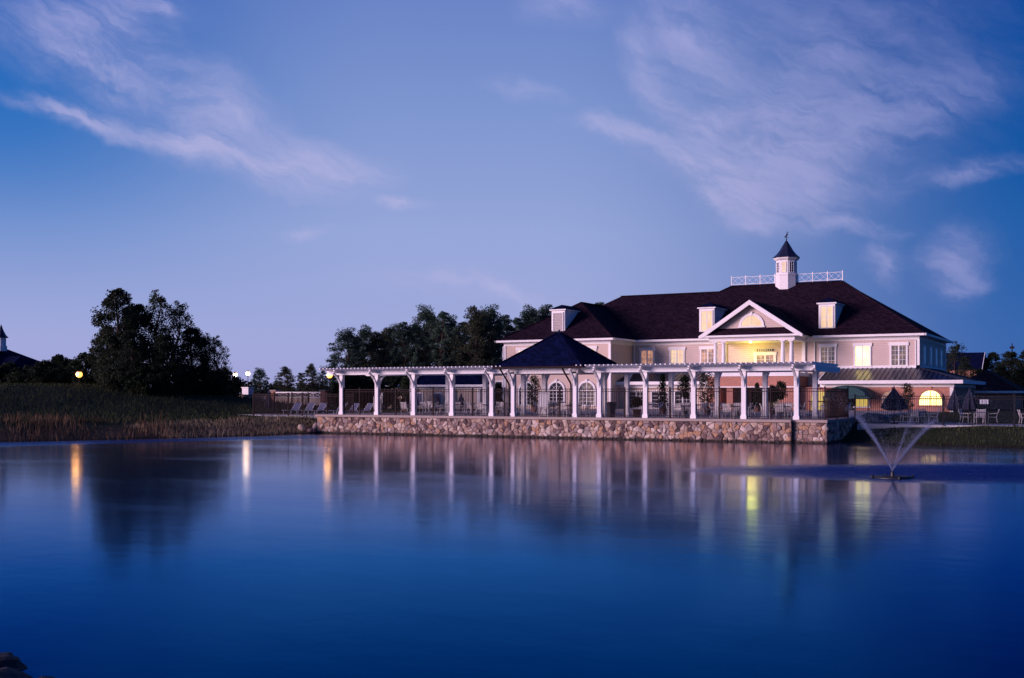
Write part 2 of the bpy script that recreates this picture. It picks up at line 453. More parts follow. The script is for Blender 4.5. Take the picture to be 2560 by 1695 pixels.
GX, GY = np.meshgrid(gx, gy)
GP = np.stack([GX.ravel(), GY.ravel()], 1)
gh = ground_h(GP)
nx, ny = len(gx), len(gy)
idx = np.arange(nx*ny).reshape(ny, nx)
gf = np.stack([idx[:-1, :-1].ravel(), idx[:-1, 1:].ravel(), idx[1:, 1:].ravel(), idx[1:, :-1].ravel()], 1)
def ground_mat():
    m = bpy.data.materials.new('rough_turf'); m.use_nodes = True
    S.nt = m.node_tree; b = S.nt.nodes['Principled BSDF']; b.inputs['Roughness'].default_value = 0.95; b.inputs['Specular IOR Level'].default_value = 0.1
    g = S.nt.nodes.new('ShaderNodeNewGeometry'); P = S(g.outputs['Position']); x, y, z = sep(P)
    n1 = noise(P, 0.35, 5, 0.65); n2 = noise(P, 3.0, 4, 0.7)
    green = mixc(n2, (0.016, 0.024, 0.012), (0.050, 0.060, 0.028))
    dry = mixc(n2, (0.045, 0.032, 0.020), (0.12, 0.088, 0.056))
    low = smooth(z + (n1 - 0.5) * 0.7, 0.85, 0.35) * smooth(x, -20.0, -40.0)
    c = mixc(low, green, dry)
    c = mixc(smooth(z, 0.14, 0.03), c, (0.035, 0.026, 0.018))
    S.nt.links.new(c.s, b.inputs['Base Color'])
    bn = S.nt.nodes.new('ShaderNodeBump'); bn.inputs['Strength'].default_value = 0.8; bn.inputs['Distance'].default_value = 0.2
    S.nt.links.new(noise(P, 4.0, 4, 0.7).s, bn.inputs['Height']); S.nt.links.new(bn.outputs[0], b.inputs['Normal'])
    return m
me = fastmesh('ground', np.column_stack([GP, gh]), gf, ground_mat())
me.polygons.foreach_set('use_smooth', [True]*len(me.polygons))
ground = tag(link('ground', me), 'dark grassy ground around the pond', 'ground', kind='structure')

def water_mat():
    m = bpy.data.materials.new('pond_water'); m.use_nodes = True
    S.nt = m.node_tree; S.nt.nodes.remove(S.nt.nodes['Principled BSDF'])
    dif = S.nt.nodes.new('ShaderNodeBsdfDiffuse'); dif.inputs[0].default_value = (0.0, 0.004, 0.032, 1)
    glo = S.nt.nodes.new('ShaderNodeBsdfGlossy'); rp = S.nt.nodes.new('ShaderNodeValToRGB')   # grazing reflections are neutral, steeper ones are tinted blue in the gloss colour
    fre = S.nt.nodes.new('ShaderNodeFresnel'); fre.inputs['IOR'].default_value = 1.31
    mxs = S.nt.nodes.new('ShaderNodeMixShader')
    wst = [(0.10, (0.0, 0.18, 0.60)), (0.22, (0.0, 0.30, 0.80)), (0.40, (0.10, 0.50, 1.0)), (0.56, (0.52, 0.70, 1.0)), (0.70, (1.0, 0.94, 1.0))]
    while len(rp.color_ramp.elements) < len(wst): rp.color_ramp.elements.new(0.5)
    for e_, (p_, c_) in zip(rp.color_ramp.elements, wst): e_.position = p_; e_.color = (*c_, 1)
    S.nt.links.new(fre.outputs[0], rp.inputs[0]); S.nt.links.new(rp.outputs[0], glo.inputs[0])
    S.nt.links.new(S(fre.outputs[0]).s, mxs.inputs[0]); S.nt.links.new(dif.outputs[0], mxs.inputs[1]); S.nt.links.new(glo.outputs[0], mxs.inputs[2])
    S.nt.links.new(mxs.outputs[0], S.nt.nodes['Material Output'].inputs[0])
    g = S.nt.nodes.new('ShaderNodeNewGeometry'); P = S(g.outputs['Position']); x, y, z = sep(P)
    # where the spray comes down the surface is broken up
    ct, st = math.cos(TH), math.sin(TH)
    wob = noise(P, 0.12, 3, 0.5)
    u = x*ct + y*st - 19.5; v = y*ct - x*st - 39.6 + u*0.13
    e = S.m('SQRT', (u/12.5)*(u/12.5) + (v/5.6)*(v/5.6)) + (wob - 0.5)*0.45 + (noise(P, 0.6, 3, 0.6) - 0.5)*0.18
    spray = smooth(e, 1.08, 0.50)*(noise(comb(x*0.5, y*0.9, 2.0), 1.0, 4, 0.65)*0.9 + 0.50)
    # a breath of wind along the left shore
    la = (x + 57.8)*0.890 - (y - 42.8)*0.456      # distance off that shore
    band = smooth(la + (wob - 0.5)*2.0, 0.4, 1.4)*smooth(la + (wob - 0.5)*2.0, 6.4, 4.4)*smooth(y, 62.0, 55.0)
    ruf = (spray + band*0.35).clamp()
    w = comb(x*0.8 + y*0.2, y*1.0, 0.0)
    h1 = noise(w, 1.6, 3, 0.55); h2 = noise(w, 0.35, 2, 0.5); h3 = noise(P, 9.0, 2, 0.5)
    hgt = h1*0.0030 + h2*0.006 + ruf*h3*0.14
    bn = S.nt.nodes.new('ShaderNodeBump'); bn.inputs['Strength'].default_value = 1.0; bn.inputs['Distance'].default_value = 1.0
    S.nt.links.new(hgt.s, bn.inputs['Height'])
    S.nt.links.new((S(fre.outputs[0])*(1.0 - ruf*0.62)).s, mxs.inputs[0])
    S.nt.links.new(mixc(ruf, (0.0, 0.004, 0.032), (0.0, 0.022, 0.17)).s, dif.inputs[0])
    for nd in (glo, fre): S.nt.links.new(bn.outputs[0], nd.inputs['Normal'])
    S.nt.links.new((ruf*0.25 + 0.11 + smooth(noise(comb(x*0.5, y*1.3, 6.0), 0.16, 3, 0.55), 0.45, 0.7)*0.045).s, glo.inputs['Roughness'])
    return m
wv_ = np.array([(-160,-8,0),(75,-8,0),(75,75,0),(-160,75,0)], float)
water = tag(link('pond_water', fastmesh('pond_water', wv_, np.array([[0,1,2,3]]), water_mat())), 'calm dark blue pond reflecting the sky and the clubhouse', 'water', kind='structure')

# patio terrace on top of the stone wall, and the lower pool terrace
DECK = 1.35
pt = tag(MB().box(-50.75, -14.78, 63.96, 105.0, 0.3, DECK).build('patio', M['concrete']), 'raised concrete patio behind the stone wall', 'patio', kind='structure')
pd_ = tag(MB().box(-14.2, 34, 70.15, 101.8, 0.2, 0.98).build('pool_terrace', M['poolpave']), 'pale paved pool terrace below the brick arches', 'terrace', kind='structure')
pl_ = tag(MB().box(-71, -51.0, 68.6, 92.0, 0.2, 1.16).build('pool_deck', M['poolpave']), 'paved deck at the far left end of the pergola', 'terrace', kind='structure')

# ================================================================== stone retaining wall
def stone_mat(i, c):
    m = material('fieldstone', c, 0.9, var=0.5, vscale=6, bump=0.9, bscale=12)
    S.nt = m.node_tree; b = S.nt.nodes['Principled BSDF']           # wet and mossy just above the waterline
    cs = S(b.inputs['Base Color'].links[0].from_socket)
    g = S.nt.nodes.new('ShaderNodeNewGeometry'); P = S(g.outputs['Position']); x, y, z = sep(P)
    wet = smooth(z + (noise(P, 1.7, 3, 0.6) - 0.5)*0.22, 0.20, 0.06)
    S.nt.links.new(mixc(wet, cs, (0.035, 0.028, 0.022)).s, b.inputs['Base Color'])
    return m
STONES = [stone_mat(i, c) for i, c in enumerate([(0.38,0.26,0.20),(0.30,0.205,0.175),(0.48,0.36,0.28),(0.20,0.125,0.11),(0.44,0.26,0.16),(0.32,0.245,0.225),(0.11,0.07,0.07),(0.58,0.47,0.40)])]
def cells(x0, x1, z0, z1, sx, sz):
    """irregular cells (clipped Voronoi) filling a rectangle"""
    nxs = max(1, int((x1-x0)/sx)); nzs = max(1, int((z1-z0)/sz)); pts = []
    for i in range(nxs):
        for j in range(nzs):
            if random.random() < 0.16: continue
            pts.append((x0 + (i + 0.5 + 0.5*(j % 2) + random.uniform(-.5,.5))*(x1-x0)/nxs, z0 + (j + 0.5 + random.uniform(-.5,.5))*(z1-z0)/nzs))
    out = []
    for k, (px, pz) in enumerate(pts):
        poly = [(x0,z0),(x1,z0),(x1,z1),(x0,z1)]
        near = sorted(((qx-px)**2+(qz-pz)**2, qx, qz) for m_, (qx, qz) in enumerate(pts) if m_ != k and abs(qx-px) < 3*sx)[:14]
        for _, qx, qz in near:
            mx, mz = (px+qx)/2, (pz+qz)/2; nx_, nz_ = qx-px, qz-pz; res = []
            for a in range(len(poly)):
                A, B = poly[a], poly[(a+1) % len(poly)]
                da = (A[0]-mx)*nx_+(A[1]-mz)*nz_; db = (B[0]-mx)*nx_+(B[1]-mz)*nz_
                if da <= 0: res.append(A)
                if da*db < 0:
                    t = da/(da-db); res.append((A[0]+t*(B[0]-A[0]), A[1]+t*(B[1]-A[1])))
            poly = res
            if len(poly) < 3: break
        if len(poly) >= 3: out.append(poly)
    return out
def stone(poly, put):
    """a rounded stone over a cell; put(u, v, d) maps cell coordinates and depth to world"""
    q = []
    for i in range(len(poly)):
        A, B = poly[i], poly[(i+1) % len(poly)]
        for t in (0.12, 0.88): q.append((A[0]+t*(B[0]-A[0]), A[1]+t*(B[1]-A[1])))
    poly = q
    cx = sum(p[0] for p in poly)/len(poly); cz = sum(p[1] for p in poly)/len(poly)
    d = random.uniform(0.03, 0.12); n = len(poly)
    mb = MB(); rings = []
    for sc, dd in ((1.0, -0.05), (0.965, d*0.6), (0.72, d)):
        rings.append([put(cx+(p[0]-cx)*sc+random.uniform(-.012,.012), cz+(p[1]-cz)*sc+random.uniform(-.012,.012), dd+random.uniform(-.02,.02)*(dd > 0)) for p in poly])
    mb.v = [p for r in rings for p in r] + [put(cx, cz, d+random.uniform(0,.03))]
    for r in range(2):
        for i in range(n):
            j = (i+1) % n; mb.f.append((r*n+i, r*n+j, (r+1)*n+j, (r+1)*n+i))
    for i in range(n): mb.f.append((2*n+i, 2*n+(i+1) % n, 3*n))
    return mb
def area(p): return abs(sum(p[i][0]*p[(i+1) % len(p)][1]-p[(i+1) % len(p)][0]*p[i][1] for i in range(len(p))))/2

wall = thing('retaining_wall', 'long pinkish fieldstone retaining wall rising from the pond under the pergola', 'stone wall', (-32.6, 63.4, 0))
MB().box(-50.7, -16.55, 63.42, 64.3, -0.9, 1.2).box(-16.55, -14.62, 63.72, 64.3, -0.9, 1.2).build('mortar_core', M['mortar'], wall)
MB().box(-14.75, -14.60, 64.3, 70.1, -0.5, 1.18).box(-50.74, -50.55, 64.3, 70.0, -0.2, 1.18).build('mortar_core', M['mortar'], wall)
MB().box(-50.85, -16.5, 63.22, 63.97, 1.2, 1.353).box(-16.5, -14.5, 63.52, 63.97, 1.2, 1.353).build('coping', M['coping'], wall)
MB().box(-14.80, -14.49, 63.97, 70.1, 1.2, 1.353).build('coping', M['coping'], wall)
allc = []
for p in cells(-50.75, -16.5, -0.12, 1.2, 0.27, 0.19): allc.append((area(p), p, lambda u, v, d: (u, 63.43-d, v)))
for p in cells(-16.45, -14.55, -0.12, 1.2, 0.27, 0.19): allc.append((area(p), p, lambda u, v, d: (u, 63.73-d, v)))
for p in cells(63.7, 70.1, -0.12, 1.2, 0.27, 0.19): allc.append((area(p)*0.3, p, lambda u, v, d: (-14.61+d, u, v)))
allc.sort(key=lambda t: -t[0])
rest = MB(); rest_m = []
for k, (ar, p, put) in enumerate(allc):
    sb = stone(p, put)
    if k < 300:
        sb.build('stone', random.choice(STONES), wall)
    else: rest.add(sb.v, sb.f); rest_m += [k % 8]*len(sb.f)
o = rest.build('small_stones', STONES[0], wall, fix=True); o['kind'] = 'stuff'
for mt in STONES[1:]: o.data.materials.append(mt)
o.data.polygons.foreach_set('material_index', rest_m)
# the rough stones that run out at the left end of the wall, at the waterline
for k, (x, y, r) in enumerate([(-51.2,63.2,.34),(-51.7,63.0,.26),(-51.4,62.5,.30),(-50.95,62.75,.28),(-52.1,63.3,.22),(-51.1,63.7,.36)]):
    bm = bmesh.new(); bmesh.ops.create_icosphere(bm, subdivisions=2, radius=r)
    for v in bm.verts: v.co *= 1 + 0.35*mnoise.noise(v.co*2.2 + Vector((k*7, 0, 0))); v.co.z *= 0.75
    me = bpy.data.meshes.new('boulder'); bm.to_mesh(me); bm.free(); me.materials.append(STONES[k % 8])
    b_ = link('boulder', me); b_.location = (x, y, 0.1+0.3*(k % 3 == 2)); b_.rotation_euler = (0.3*k, 0.2*k, k)
    tag(b_, ['pale rounded boulder at the waterline by the left wall end', 'small boulder farthest out at the left wall end', 'boulder nearest the viewer at the left wall end', 'boulder tucked against the left corner of the wall', 'leftmost small boulder beyond the stone wall', 'boulder piled higher at the left end of the wall'][k], 'boulder', 'boulders at the left end of the wall')

# ================================================================== pergola and gazebo
POSTX = [-48.92 + 3.1*k for k in range(5)]; POSTX2 = [-28.72 + 3.1*k for k in range(5)]
def pergola(label, xs, xa, xb, loc):
    t = thing('pergola', label, 'pergola', loc)
    for row, y in enumerate((63.9, 68.3)):
        for x in xs:
            MB().cbox(x, y, DECK, 0.27, 0.27, 2.85).build('post', M['white'], t)
            MB().cbox(x, y, DECK, 0.36, 0.36, 0.20).cbox(x, y, DECK+0.20, 0.31, 0.31, 0.05).build('post_base', M['white'], t)
            # curved brackets either side, under the beam
            mb = MB()
            sg = -1 if row == 0 else 1
            pts = [(x, y+sg*0.10, 3.25), (x, y+sg*0.20, 3.58), (x, y+sg*0.40, 3.88), (x, y+sg*0.72, 4.14), (x, y+sg*1.05, 4.34)]
            for a, b in zip(pts, pts[1:]): mb.bar(a, b, 0.11, 0.13, (1,0,0))
            mb.build('bracket', M['white'], t)
        for yy in (y-0.18, y+0.18):
            MB().prism_y([(xa+0.28, 4.18), (xb-0.28, 4.18), (xb, 4.34), (xb, 4.48), (xa, 4.48), (xa, 4.34)], yy-0.045, yy+0.045).build('beam', M['white'], t)
    for x in xs:   # cross beams over each pair of posts
        MB().prism_x([(62.95, 4.44), (63.2, 4.30), (69.0, 4.30), (69.25, 4.44), (69.25, 4.52), (62.95, 4.52)], x-0.055, x+0.055).build('cross_beam', M['white'], t)
    n = int((xb-xa)/0.31)
    me = MB().prism_x([(62.75, 4.58), (63.0, 4.49), (69.2, 4.49), (69.45, 4.58), (69.45, 4.66), (62.75, 4.66)], -0.04, 0.04).mesh('rafter', M['white'], (0,0,0))
    for i in range(n+1):
        x = xa+0.08 + i*(xb-xa-0.16)/n
        link('rafter', me, t, (x-loc[0], -loc[1], -loc[2]))
    return t
pergola('long left half of the white timber pergola, left of the gazebo', POSTX, -50.1, -35.2, (-42.7, 66, DECK))
pr_ = pergola('long right half of the white timber pergola, right of the gazebo', POSTX2, -29.9, -15.15, (-22.5, 66, DECK))
# end beam that closes the right end
MB().prism_x([(62.9, 4.30), (63.2, 4.12), (69.0, 4.12), (69.3, 4.30), (69.3, 4.46), (62.9, 4.46)], -15.15, -15.04).build('end_beam', M['white'], pr_)

gz = thing('gazebo', 'square gazebo with dark pyramid roof and white posts between the pergola halves', 'gazebo', (-32.6, 66.0, DECK))
GC = (-32.6, 66.0)
for x in (-34.84, -30.36):
    for y in (63.75, 68.25):
        MB().cbox(x, y, DECK, 0.30, 0.30, 2.9).cbox(x, y, DECK, 0.40, 0.40, 0.22).build('post', M['white'], gz)
        mb = MB()
        sg = -1 if y < 66 else 1
        pts = [(x, y+sg*0.12, 3.35), (x, y+sg*0.22, 3.70), (x, y+sg*0.45, 4.0), (x, y+sg*0.85, 4.38)]
        for a, b in zip(pts, pts[1:]): mb.bar(a, b, 0.13, 0.15, (1,0,0))
        mb.build('bracket', M['white'], gz)
MB().box(-35.1, -30.1, 63.6, 63.86, 4.14, 4.5).build('beam', M['white'], gz); MB().box(-35.1, -30.1, 68.1, 68.4, 4.14, 4.5).build('beam', M['white'], gz)
MB().box(-34.98, -34.7, 63.86, 68.1, 4.14, 4.5).build('beam', M['white'], gz); MB().box(-30.5, -30.22, 63.86, 68.1, 4.14, 4.5).build('beam', M['white'], gz)
MB().box(-35.6, -29.6, 62.9, 69.1, 4.44, 4.497).build('ceiling', M['white'], gz)
a = 3.18; z0, z1, zt = 4.50, 4.60, 6.85
cx, cy = GC
mb = MB()
mb.add([(cx-a,cy-a,z0),(cx+a,cy-a,z0),(cx+a,cy+a,z0),(cx-a,cy+a,z0),(cx-a,cy-a,z1),(cx+a,cy-a,z1),(cx+a,cy+a,z1),(cx-a,cy+a,z1),(cx-.12,cy-.12,zt),(cx+.12,cy-.12,zt),(cx+.12,cy+.12,zt),(cx-.12,cy+.12,zt)],
       [(3,2,1,0),(0,1,5,4),(1,2,6,5),(2,3,7,6),(3,0,4,7),(4,5,9,8),(5,6,10,9),(6,7,11,10),(7,4,8,11),(8,9,10,11)])
rf = mb.build('roof', M['shingle2'], gz)
for sx, sy in ((-1,-1),(1,-1),(1,1),(-1,1)):
    MB().bar((cx+sx*a, cy+sy*a, z1+0.03), (cx+sx*0.1, cy+sy*0.1, zt+0.03), 0.22, 0.06).build('hip_cap', M['shingle2'], rf)
MB().lathe(cx, cy, [(0.16,zt-.02),(0.2,zt+.05),(0.05,zt+.12),(0.07,zt+.2),(0.01,zt+.26)], 8).build('finial', M['metalroof'], rf)
for x in (-34.84, -30.36):     # downspouts that run from the gutter to the front posts
    MB().tube([(x-0.42, 62.72, 4.48), (x-0.40, 62.85, 4.32), (x-0.20, 63.45, 3.55), (x-0.20, 63.55, 3.40), (x-0.20, 63.55, 1.5), (x-0.24, 63.42, 1.40)], 0.055, 6).build('downspout', M['iron'], gz)
MB().tube([(cx-a-.05, cy-a-.05, 4.53), (cx+a+.05, cy-a-.05, 4.53)], 0.075, 6).build('gutter', M['iron'], gz)

# ================================================================== iron fences
def fence(label, a, b, base, h, posts, pitch, mat, double=True, name='iron_fence'):
    a, b = Vector((*a, base)), Vector((*b, base)); d = b - a; L = d.length; u = d/L
    t = thing(name, label, 'fence', a)
    n = int(L/pitch)
    rot = math.atan2(u.y, u.x)
    pk = MB().cbox(0, 0, 0.06, 0.022, 0.022, h-0.08).mesh('picket', mat)
    for i in range(1, n):
        o = link('picket', pk, t, tuple(u*(L*i/n))); o.rotation_euler = (0,0,rot)
    for z in ((h-0.04, h-0.20, 0.16) if double else (h-0.06, 0.16)):
        MB().bar((0,0,z), tuple(u*L+Vector((0,0,z))), 0.035, 0.04).build('rail', mat, t, off=(0,0,0))
    for s in posts:
        p = u*s
        MB().cbox(p.x, p.y, 0, 0.075, 0.075, h+0.05).cbox(p.x, p.y, h+0.05, 0.10, 0.10, 0.03).build('fence_post', mat, t, off=(0,0,0))
    return t
FX0, FX1 = -48.75, -14.72
fence('long dark iron fence along the patio edge above the stone wall', (FX0, 63.95-0.02), (FX1, 63.95-0.02), DECK, 1.83,
      [0.0] + [x - FX0 for x in (-47.37, -44.27, -41.17, -38.05, -35.6, -31.55, -27.05, -24.05, -20.95, -17.85)] + [FX1-FX0], 0.125, M['iron'])
fence('short dark iron fence returning along the right end of the patio', (FX1, 64.1), (FX1, 70.0), DECK, 1.83, [2.9, 5.9], 0.125, M['iron'])
fence('black iron fence of the pool terrace above the right grass bank', (-14.3, 70.05), (17.0, 70.05), 0.95, 1.78, [0, 5.1, 8.95, 12.7, 16.4, 20.1, 23.8, 27.5, 31.3], 0.12, M['black'])
fence('dark iron fence at the far left beside the grassy hill', (-60.9, 68.0), (-50.9, 68.0), 1.1, 1.75, [0, 3.6, 5.0, 7.4, 9.9], 0.125, M['iron'])
fence('dark iron fence running back from the far left fence corner', (-60.9, 68.1), (-66.5, 82.0), 1.15, 1.75, [0.02, 4.8, 9.6, 14.4], 0.16, M['black'])

# ================================================================== clubhouse
CH = thing('clubhouse', 'two-storey cream clubhouse with dark hipped roof, portico, dormers and cupola', 'building', (-30.05, 105.3, 1.3))
def part(name, mb, mat, parent=CH, smooth=False): return mb.build(name, M[mat], parent, smooth=smooth)
part('wall', MB().box(-55.5, -15.9, 105.3, 122.7, 1.2, 8.2), 'cream')
part('wing_wall', MB().box(-55.5, -43.7, 99.7, 105.29, 1.2, 8.2), 'stucco')
part('frieze', MB().box(-55.56, -43.64, 99.64, 105.24, 7.72, 8.19).box(-43.64, -15.84, 105.24, 122.76, 7.74, 8.195), 'white')
for x, y in ((-55.46, 99.74), (-43.74, 99.74), (-15.94, 105.34), (-15.94, 122.66)):
    part('corner_board', MB().cbox(x, y, 1.25, 0.24, 0.24, 6.5), 'white')
for x, y in ((-43.42, 105.18), (-25.2, 105.18), (-16.15, 105.18), (-43.6, 99.55), (-55.6, 99.6)):
    part('downspout', MB().cbox(x, y, 1.4, 0.09, 0.09, 6.3), 'white')
part('belt_trim', MB().box(-24.6, -15.84, 105.22, 105.30, 5.16, 5.42).box(-15.90, -15.82, 105.22, 122.7, 5.16, 5.42).box(-43.7, -34.3, 105.22, 105.3, 5.16, 5.42), 'white')
K = 0.64
def roofz(y): return 8.25 + K*(y-104.7)
r_ = MB()
V = [(-56.5,104.7,8.25),(-15.3,104.7,8.25),(-24.6,114,14.2),(-36,114,14.2),(-37,113,13.56),(-48.2,113,13.56),(-56.5,121.3,8.25),(-45.3,121.3,8.25),(-45.3,123.3,8.25),(-15.3,123.3,8.25)]
r_.add(V, [(0,1,2,3,4,5),(3,4,7,8),(5,4,7,6),(0,5,6),(2,3,8,9),(1,9,2)])
main_roof = part('roof', r_, 'shingle')
W = [(-56.1,99.1,8.25),(-43.1,99.1,8.25),(-49.6,105.6,12.41),(-49.6,111.2,12.41),(-43.1,104.7,8.25),(-56.1,104.7,8.25)]
part('wing_roof', MB().add(W, [(0,1,2),(1,4,3,2),(0,2,3,5)]), 'shingle')
part('soffit', MB().box(-56.4, -15.4, 104.8, 123.2, 8.10, 8.22).box(-56.0, -43.2, 99.2, 104.8, 8.10, 8.22), 'white')
# gutters and fascias along the eaves
part('gutter', MB().box(-43.05, -35.0, 104.56, 104.70, 8.07, 8.27).box(-25.2, -15.25, 104.56, 104.70, 8.07, 8.27).box(-15.3, -15.16, 104.56, 123.3, 8.07, 8.27), 'white')
part('gutter', MB().box(-56.2, -43.0, 98.96, 99.10, 8.07, 8.27).box(-43.1, -42.96, 98.96, 104.7, 8.07, 8.27).box(-56.24, -56.1, 98.96, 104.7, 8.07, 8.27), 'white')
# ridge and hip caps
part('ridge_cap', MB().bar((-24.5,114,14.22),(-36.1,114,14.22),0.3,0.07).bar((-37,113,13.59),(-48.2,113,13.59),0.3,0.07).bar((-15.3,104.7,8.28),(-24.6,114,14.23),0.28,0.07).bar((-36,114,14.22),(-37,113,13.59),0.28,0.07).bar((-49.6,105.6,12.44),(-49.6,111.2,12.44),0.28,0.07).bar((-43.1,99.1,8.28),(-49.6,105.6,12.44),0.26,0.07).bar((-56.1,99.1,8.28),(-49.6,105.6,12.44),0.26,0.07), 'shingle')

def window(x0, x1, z0, z1, y, pane, cols=2, rows=4, name='window', parent=CH, trim=0.16, head=True, sash=2):
    mb = MB()
    mb.box(x0-trim, x0, y-0.10, y+0.02, z0-0.05, z1).box(x1, x1+trim, y-0.10, y+0.02, z0-0.05, z1)
    mb.box(x0-trim-0.05, x1+trim+0.05, y-0.14, y+0.02, z0-0.17, z0-0.05)
    mb.box(x0-trim-(0.08 if head else 0), x1+trim+(0.08 if head else 0), y-0.13, y+0.02, z1, z1+(0.30 if head else 0.16))
    w = mb.build(name, M['white'], parent)
    xm = (x0+x1)/2; g = MB()
    edges = np.linspace(x0, x1, sash+1)
    for k in range(sash):
        a, b = edges[k], edges[k+1]
        MB().box(a+0.03, b-0.03, y-0.03, y+0.01, z0-0.04, z1-0.01).build('pane', M[pane], w)
        for c in range(1, cols): g.box(a+(b-a)*c/cols-0.014, a+(b-a)*c/cols+0.014, y-0.05, y-0.028, z0, z1)
        for r in range(1, rows): g.box(a+0.03, b-0.03, y-0.049, y-0.028, z0+(z1-z0)*r/rows-0.014, z0+(z1-z0)*r/rows+0.014)
    for k in range(1, sash): g.box(edges[k]-0.06, edges[k]+0.06, y-0.08, y-0.002, z0-0.04, z1)
    g.build('glazing_bars', M['white'], w)
    return w
for x0, x1, pn in ((-42.7,-41.4,'glowpeach'),(-39.5,-38.2,'glowwarm'),(-36.3,-35.0,'glowpeach'),(-24.6,-23.35,'litdim'),(-21.45,-20.2,'litbright'),(-18.25,-17.0,'litdim')):  # left three glow to imitate pink sunset sky reflected in their glass
    window(x0, x1, 5.50, 7.22, 105.3, pn)
for x0, x1 in ((-53.9,-52.7),(-46.5,-45.3)): window(x0, x1, 5.55, 7.25, 99.7, 'glowwarm', name='window')
for i, y in enumerate((108.0, 112.0, 115.5, 119.0)):   # right-hand end wall
    mb = MB().box(-15.9, -15.80, y-0.7, y+0.7, 5.45, 7.35)
    w = mb.build('side_window', M['white'], CH)
    MB().box(-15.86, -15.78, y-0.52, y+0.52, 5.62, 7.18).build('pane', M['glass'], w)

# arched windows
def arch_poly(x0, x1, z0, z1, n=12):
    r = (x1-x0)/2; cx = (x0+x1)/2; zs = z1-r
    return [(x0, z0), (x1, z0)] + [(cx+r*math.cos(math.pi*k/n), zs+r*math.sin(math.pi*k/n)) for k in range(n+1)]
def arch_window(x0, x1, z0, z1, y, pane, trim=0.20, mat='white', name='arched_window', parent=CH, bars=True):
    r = (x1-x0)/2; cx = (x0+x1)/2; zs = z1-r; n = 14
    mb = MB()
    outer = [(x1+trim, z0)] + [(cx+(r+trim)*math.cos(math.pi*k/n), zs+(r+trim)*math.sin(math.pi*k/n)) for k in range(n+1)] + [(x0-trim, z0)]
    inner = [(x1, z0)] + [(cx+r*math.cos(math.pi*k/n), zs+r*math.sin(math.pi*k/n)) for k in range(n+1)] + [(x0, z0)]
    for k in range(len(outer)-1):
        q = [outer[k], outer[k+1], inner[k+1], inner[k]]
        mb.prism_y(q, y-0.12, y+0.02)
    mb.box(x0-trim-0.06, x1+trim+0.06, y-0.16, y+0.02, z0-0.12, z0)
    mb.box(cx-0.10, cx+0.10, y-0.17, y, z1+trim*0.2, z1+trim+0.14)
    w = mb.build(name, M[mat], parent)
    MB().prism_y(arch_poly(x0+0.01, x1-0.01, z0, z1-0.01), y-0.03, y+0.01).build('pane', M[pane], w)
    if bars:
        g = MB()
        g.box(cx-0.035, cx+0.035, y-0.06, y-0.028, z0, z1).box(x0, x1, y-0.061, y-0.028, zs-0.035, zs+0.035)
        for f_ in (-0.5, 0.5): g.box(cx+f_*r-0.018, cx+f_*r+0.018, y-0.05, y-0.028, z0, zs-0.035)
        for j in range(1, 4): g.box(x0, x1, y-0.049, y-0.028, z0+(zs-z0)*j/4-0.018, z0+(zs-z0)*j/4+0.018)
        for k in (3.5, 10.5): g.bar((cx, y-0.04, zs), (cx+r*math.cos(math.pi*k/14), y-0.04, zs+r*math.sin(math.pi*k/14)), 0.02, 0.035, (0,1,0))
        pts = [(cx+0.55*r*math.cos(math.pi*k/10), y-0.04, zs+0.55*r*math.sin(math.pi*k/10)) for k in range(11)]
        for a_, b_ in zip(pts, pts[1:]): g.bar(a_, b_, 0.02, 0.03, (0,1,0))
        g.build('glazing_bars', M['white'], w)
    return w
arch_window(-50.3, -48.75, 1.75, 3.95, 99.7, 'glass')
arch_window(-47.0, -45.4, 1.75, 3.95, 99.7, 'litdim')
arch_window(-53.7, -52.1, 1.75, 3.95, 99.7, 'glass')

# portico: brick ground floor, balcony, columns, pediment
PX = -30.05; PY = 101.0
part('brick_pier', MB().box(-34.25, -33.0, PY, 105.3, 1.2, 3.42), 'brick')
part('brick_pier', MB().box(-32.4, -31.8, PY, PY+0.6, 1.2, 3.42), 'brick')
part('brick_pier', MB().box(-27.4, -25.85, PY, 105.3, 1.2, 3.42), 'brick')
part('brick_lintel', MB().box(-34.25, -25.85, PY, PY+0.5, 3.52, 4.46), 'brick')
part('lintel_trim', MB().box(-34.3, -25.8, PY-0.06, PY+0.5, 3.42, 3.52), 'white')
part('balcony_floor', MB().box(-34.4, -25.7, PY-0.14, 105.29, 4.46, 4.80), 'white')
part('portico_side_wall', MB().box(-26.1, -25.85, PY+0.5, 105.29, 3.52, 4.46).box(-34.25, -34.0, PY+0.5, 105.29, 3.52, 4.46), 'brick')
bw = part('entrance_door', MB().box(-31.4, -27.8, 104.95, 105.28, 1.3, 3.4), 'cream')
MB().box(-31.2, -29.7, 104.90, 104.96, 1.4, 3.2).build('pane', M['glass'], bw)
MB().box(-29.5, -28.0, 104.90, 104.96, 1.4, 3.2).build('pane', M['litdim'], bw)
